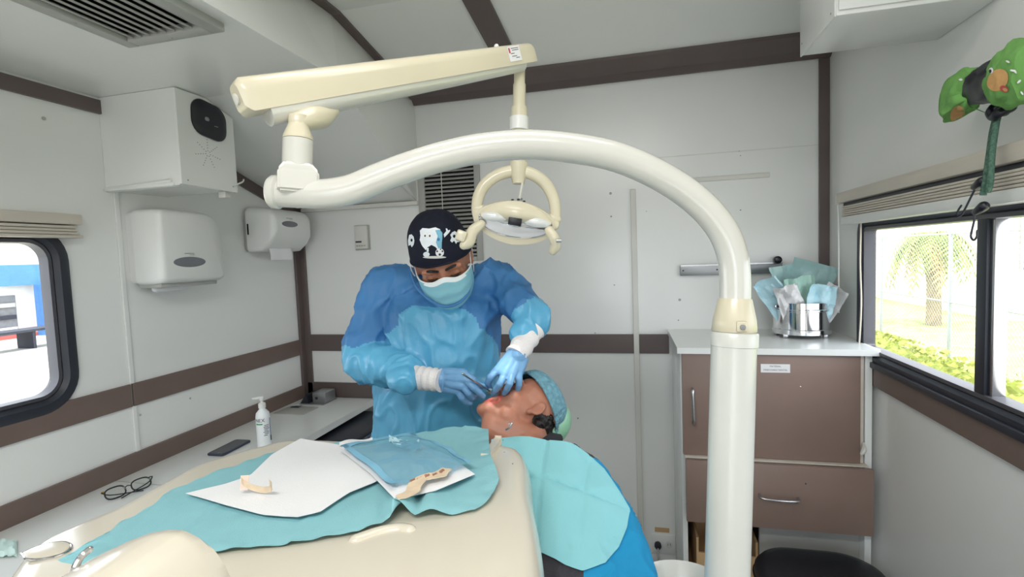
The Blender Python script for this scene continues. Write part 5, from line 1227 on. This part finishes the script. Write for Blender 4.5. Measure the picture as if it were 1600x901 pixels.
# ------------------------------------------------------------------ hanging fabric cap and cord on the right wall
hcp = empty('fabric_cap', PX(1555, 130, XR - .07), 'green printed fabric cap with black band hanging from the right wall', 'cap')
XW = XR - .085
def spx(x, y, dx=0): return PX(x, y, XW + dx)
def crumple(path, rad, seed, m, name, par, flat=.55, amp=.10, cap=False):
    pts_ = spline([spx(*q) for q in path], 26); n = len(pts_); mb = MB(); rings = []
    for k, c in enumerate(pts_):
        t = (pts_[min(k + 1, n - 1)] - pts_[max(k - 1, 0)]).normalized(); a = V((1, 0, 0)); a = (a - t * a.dot(t)).normalized(); b = t.cross(a)
        s_ = k / (n - 1) * (len(rad) - 1); i_ = min(int(s_), len(rad) - 2); r_ = rad[i_] + (rad[i_ + 1] - rad[i_]) * (s_ - i_)
        rings.append([c + (a * math.cos(q) * flat + b * math.sin(q)) * r_ * (1 + amp * noise.noise(V((math.cos(q) * 2.2 + seed, math.sin(q) * 2.2, k * .16))) + amp * .5 * math.sin(q * 7 + k * .25 + seed)) for q in [2 * PI * i / 40 for i in range(40)]])
    mb.loft(rings, cap=cap); mb.thicken(.0015)
    return mb.build(name, m, par, ang=80)
o1 = crumple([(1503, 172), (1500, 150), (1510, 138), (1522, 134)], [.052, .052, .044, .034], 1, M['green_f'], 'flared_side', hcp, .5, .16, True)
o2 = crumple([(1519, 138), (1532, 133), (1548, 127), (1562, 122)], [.034, .038, .041, .043], 2, M['black'], 'band', hcp, .55, .06, True)
o3 = crumple([(1558, 124), (1575, 120), (1590, 116), (1612, 110)], [.043, .056, .060, .052], 3, M['green_f'], 'crown_side', hcp, .55, .12, True)
for o, ps in ((o1, [(oval(1496, 178, 11, 14, 18, .4), 'tan_f', 'tan_patch'), (oval(1502, 125, 3.2, 1.6), 'paper', 'printed_moon'), (oval(1515, 160, 3, 1.6, 12, .8), 'paper', 'printed_moon'), (oval(1517, 185, 4, 1.8, 12, 2.2), 'paper', 'printed_moon')]),
              (o3, [(oval(1560, 125, 15, 19, 20, .7), 'tan_f', 'tan_patch'), (oval(1550, 110, 3.5, 4.5), 'paper', 'printed_spot'), (oval(1549, 111, 2, 2.6), 'ink', 'printed_spot'), (oval(1571, 138, 7, 5, 14, .3), 'inkr', 'printed_spot'), (oval(1573, 139, 4, 2.6, 14, .3), 'tan_f', 'printed_spot'),
                    (oval(1584, 112, 4, 1.7, 12, 1.0), 'paper', 'printed_moon'), (oval(1590, 128, 4, 1.7, 12, 2.4), 'paper', 'printed_moon'), (oval(1578, 96, 3.5, 1.5, 12, .5), 'paper', 'printed_moon'), (oval(1594, 146, 3.5, 1.5, 12, .9), 'paper', 'printed_moon')])):
    bv = bvh_of(o)
    for k, (pl, m_, nm) in enumerate(ps): proj_decal(bv, pl, M[m_], nm, o, .0012 + .0004 * k)
bc_ = empty('bungee_cord', spx(1555, 165, .02), 'green and black elastic cord with dark wire hooks hanging over the blind', 'cord')
for q in ([(1600, 150, .05), (1580, 168, .03), (1562, 172, .01), (1552, 200, .01), (1546, 240, 0), (1541, 275, -.01), (1536, 305, -.012)], [(1590, 158, .05), (1572, 176, .03), (1560, 180, .01), (1553, 215, .0), (1549, 250, -.01), (1547, 285, -.012), (1543, 300, -.012)]):
    MB().tube(spline([spx(*z) for z in q], 40), .0058, 10).build('elastic', M['cord'], bc_)
MB().tube(spline([spx(1553, 168, .01), spx(1548, 176, 0), spx(1553, 182, 0), spx(1562, 176, .0), spx(1580, 168, .02)], 16), .009, 10, dome=True).build('knot', M['black'], bc_)
for (x, y, hk) in ((1527, 289, [(1524, 294), (1517, 308), (1508, 326), (1501, 337), (1496, 336), (1497, 329), (1502, 321)]), (1529, 328, [(1523, 333), (1522, 345), (1519, 358), (1517, 369), (1521, 375), (1526, 370), (1527, 360)])):
    MB().tube([spx(x + 8, y - 6, -.012), spx(x - 4, y + 3, -.012)], [.010, .007], 12, dome=True).build('hook_sleeve', M['black'], bc_)
    MB().tube(spline([spx(a, b, -.012) for a, b in hk], 24), .0020, 8, dome=True).build('hook', M['ink'], bc_)

# ------------------------------------------------------------------ outside
GZ = -.75
gr = mat('grass', (176, 188, 122), .95, var=.35, vscale=3, bump=.3, bscale=20, spec=.1)
pav = mat('pavement', (190, 188, 180), .9, var=.08, spec=.1)
def slab(name, lo, hi, m, kind='structure'): return tag(MB().box(lo, hi).build(name, m, smooth=False), kind=kind)
slab('ground', (-40, -20, GZ - .2), (40, 50, GZ), pav)
slab('ground_lawn', (2.2, 1, GZ), (16, 26, GZ + .03), gr)
slab('ground_verge', (by.x + .8 if 0 else -10.6, 0, GZ), (-7.2, 14, GZ + .06), mat('dry_grass', (200, 190, 130), .95, var=.12, spec=.1))
slab('kerb_trim', (-7.2, 0, GZ), (-7.0, 14, GZ + .14), mat('kerb_stone', (176, 176, 168), .9))
leaf = mat('hedge_leaf', (178, 184, 104), .8, var=.4, vscale=5, spec=.1)
def hedge(name, x0, y0, x1, y1, h, dep, n, label):
    mb = MB(); d = V((x1 - x0, y1 - y0, 0)); nn = V((-d.y, d.x, 0)).normalized()
    for k in range(n):
        t = random.random(); p = V((x0, y0, GZ)) + d * t + nn * random.uniform(-dep, dep) + V((0, 0, random.uniform(.05, h))); r_ = random.uniform(.03, .07); a = random.uniform(0, PI); u_ = V((math.cos(a), math.sin(a), random.uniform(-.4, .4))) * r_; v_ = V((0, random.uniform(-.5, .5), 1)).normalized() * r_ * .6
        mb.add([p - u_, p - v_, p + u_, p + v_], [(0, 1, 2, 3)])
    e = empty(name, (x0 + d.x / 2, y0 + d.y / 2, GZ), label, 'hedge')
    o = mb.build('foliage', leaf, e, smooth=False); o['kind'] = 'stuff'
    MB().box((min(x0, x1) - dep * .5, min(y0, y1) - dep * .5, GZ), (max(x0, x1) + dep * .5, max(y0, y1) + dep * .5, GZ + h * .75)).build('branches', mat(name + '_core', (110, 122, 50), .9, var=.4), e)
hedge('hedge', 2.9, 5.2, 2.9, 9.2, .55, .35, 2600, 'yellow green clipped hedge outside nearest the right window')
hedge('hedge', 4.3, 6.0, 4.3, 13.5, .55, .40, 3000, 'second yellow green hedge along the wire fence outside')
# chain link fence between the hedges and the street
fe = empty('wire_fence', (5.2, 10, GZ), 'chain link fence with thin posts outside the right window', 'fence')
wire = mat('galvanised_wire', (176, 180, 182), .5, .3); fx = 5.2
s = MB(); st_ = .085; z0_, z1_ = GZ, 1.62
y = 5.0
while y < 15.5:
    for dr in (1, -1):
        s.tube([(fx, y, z0_), (fx, y + dr * (z1_ - z0_), z1_)], .0035, 3, cap=False)
    y += st_
s.build('wire_mesh', wire, fe)['kind'] = 'stuff'
for k in range(5): MB().tube([(fx, 5.2 + 2.5 * k, GZ), (fx, 5.2 + 2.5 * k, 1.66)], .03, 10).build('post', wire, fe)
for z in (1.62, .45): MB().tube([(fx, 5, z), (fx, 15.4, z)], .018, 8).build('top_rail', wire, fe)
# palm tree
pt = P(1458, 560, 13.5); pt.z = GZ; pk_ = P(1452, 372, 13.5)
pe = empty('palm_tree', pt, 'shaggy palm tree with hanging fronds standing outside the right window', 'tree')
s = MB(); s.tube([pt, pt.lerp(pk_, .5) + V((.05, 0, 0)), pk_], [.17, .15, .20], 14); s.build('trunk', mat('palm_trunk', (160, 138, 112), .9, var=.25, vscale=9, bump=.5, bscale=20), pe)
fm = mat('palm_frond', (150, 160, 96), .8, var=.3, vscale=4, spec=.1); dm = mat('dry_frond', (196, 168, 120), .9, var=.25, vscale=4, spec=.1)
for k in range(46):
    a = 2 * PI * k / 46 + random.uniform(-.1, .1); up_ = random.uniform(-.5, 1.1); L = random.uniform(.9, 1.35)
    h = V((math.cos(a), math.sin(a), 0)); base = pk_ + V((0, 0, .1)); mb = MB(); n = 8; pr = []
    for i in range(n + 1):
        t = i / n; pr.append(base + h * L * math.sin(t * 1.2) * .85 + V((0, 0, L * (up_ * t * .55 - t * t * 1.15))))
    for i in range(n):
        sd_ = V((-h.y, h.x, 0)); wv = .16 * math.sin(PI * (i + .6) / (n + .8))
        for sg in (-1, 1):
            for q in range(2):
                b0 = pr[i].lerp(pr[i + 1], q * .5); b1 = pr[i].lerp(pr[i + 1], q * .5 + .32); tip = b1 + sd_ * sg * wv * 1.5 + V((0, 0, -.14)); mb.add([b0, b1, tip], [(0, 1, 2)])
    mb.build('frond', dm if up_ < -.1 else fm, pe, smooth=False, recalc=False)
# buildings beyond the fence
wh = mat('white_render_wall', (236, 234, 226), .9, var=.04, spec=.1); pk = mat('pinkish_wall', (206, 180, 166), .9, var=.08, spec=.1); zinc = mat('corrugated_zinc', (150, 160, 170), .5, .2, var=.1)
def house(name, label, lo, hi, m, wins, face, roofm):
    e = empty(name, ((lo[0] + hi[0]) / 2, (lo[1] + hi[1]) / 2, GZ), label, 'building'); MB().box(lo, hi).build('walls', m, e, smooth=False)
    if roofm: MB().prism([(lo[0] - .3, lo[1] - .3, hi[2]), (hi[0] + .3, lo[1] - .3, hi[2]), ((lo[0] + hi[0]) / 2, lo[1] - .3, hi[2] + .5)], (0, hi[1] - lo[1] + .6, 0)).build('roof', roofm, e, smooth=False)
    for a, z, w_, h_ in wins:
        if face == 'x': l_, h2 = (lo[0] - .05, a, z), (lo[0], a + w_, z + h_)
        else: l_, h2 = (a, lo[1] - .05, z), (a + w_, lo[1], z + h_)
        f = MB().box(l_, h2).build('window', M['lens'], e, smooth=False)
        for q in range(4):
            if face == 'x': MB().box((l_[0] - .04, a + w_ * q / 3 - .03, z), (l_[0] - .01, a + w_ * q / 3 + .03, z + h_)).build('bar', wh, f)
            else: MB().box((a + w_ * q / 3 - .03, l_[1] - .04, z), (a + w_ * q / 3 + .03, l_[1] - .01, z + h_)).build('bar', wh, f)
house('house', 'white house with barred windows across the street, seen right of the palm', (9.5, 17, GZ), (16, 24, 3.2), wh, [(10.3, .6, 1.1, 1.5), (12.6, .6, 1.1, 1.5)], 'y', pk)
house('house', 'low pinkish house across the street, seen left of the palm', (3.5, 24, GZ), (8.6, 30, 2.4), pk, [(4.2, .3, 1.2, 1.2), (6.4, .3, 1.2, 1.2)], 'y', None)
house('house', 'white house at the far right beyond the wire fence', (14.0, 8.0, GZ), (20, 16, 1.6), wh, [(9.2, .0, 1.0, 1.0), (12.0, .0, 1.0, 1.0)], 'x', None)
sh = empty('metal_shed', (13.4, 10.5, GZ), 'grey corrugated metal shed wall above the white house at the far right', 'shed')
s = MB(); pts_ = []
for k in range(161): y = 6.6 + 8.5 * k / 160; pts_.append((13.6 + .05 * math.cos(k * PI / 2), y))
s.loft([[V((x, y, z)) for x, y in pts_] + [V((13.9, pts_[-1][1], z)), V((13.9, pts_[0][1], z))] for z in (1.85, 4.2)]); s.build('corrugated_sheet', zinc, sh, smooth=False)
MB().box((13.45, 6.5, 1.66), (13.95, 15.2, 1.84)).build('base_beam', M['grayp'], sh)
for yy in (7, 14.8): MB().box((13.6, yy, GZ), (13.9, yy + .2, 1.7)).build('post', M['grayp'], sh)
slab('wall_street', (9.6, 16.4, GZ), (13.5, 16.65, .45), wh)

# beyond the left window
blue = mat('blue_paint', (84, 132, 190), .7, var=.08, spec=.2)
bl = empty('shop_front', (-17, 7, GZ), 'white and blue shop front with pillars seen through the left window', 'building')
q0 = P(48, 460, 14)
MB().box((-22, 4, GZ), (-16.2, 16, 2.4)).build('walls', wh, bl, smooth=False)
MB().box((-16.3, 4, 1.25), (-15.9, 16, 1.8)).build('fascia', blue, bl, smooth=False)
MB().box((-16.2, 4, GZ), (-15.9, 16, GZ + .7)).build('plinth', mat('red_plinth', (196, 92, 84), .8), bl, smooth=False)
for k in range(7): MB().box((-15.9, 4.6 + 1.9 * k, GZ), (-15.6, 4.9 + 1.9 * k, 1.25)).build('pillar', blue if k % 2 else wh, bl, smooth=False)
for k in range(6):
    f = MB().box((-16.19, 5.3 + 1.9 * k, -.05), (-16.12, 6.2 + 1.9 * k, 1.0)).build('window', M['lens'], bl, smooth=False)
    for r_ in range(3): MB().box((-16.1, 5.35 + 1.9 * k, .05 + .32 * r_), (-16.06, 6.15 + 1.9 * k, .16 + .32 * r_)).build('goods', [wh, M['ink'], M['grayp']][r_], f)
bt = empty('bench', (-12.6, 6, GZ), 'dark metal bench on the pavement before the blue shop front', 'bench')
by = P(40, 515, 11.5)
MB().box((by.x - .3, by.y - .9, by.z - .03), (by.x + .3, by.y + .9, by.z + .02)).build('seat', M['ink'], bt)
slab('ground_terrace', (by.x - 4.5, 0, GZ), (by.x + .8, 18, by.z - .42), pav)
for dy in (-.8, 0, .8): MB().box((by.x - .25, by.y + dy - .03, by.z - .42), (by.x + .25, by.y + dy + .03, by.z - .03)).build('leg', M['ink'], bt)
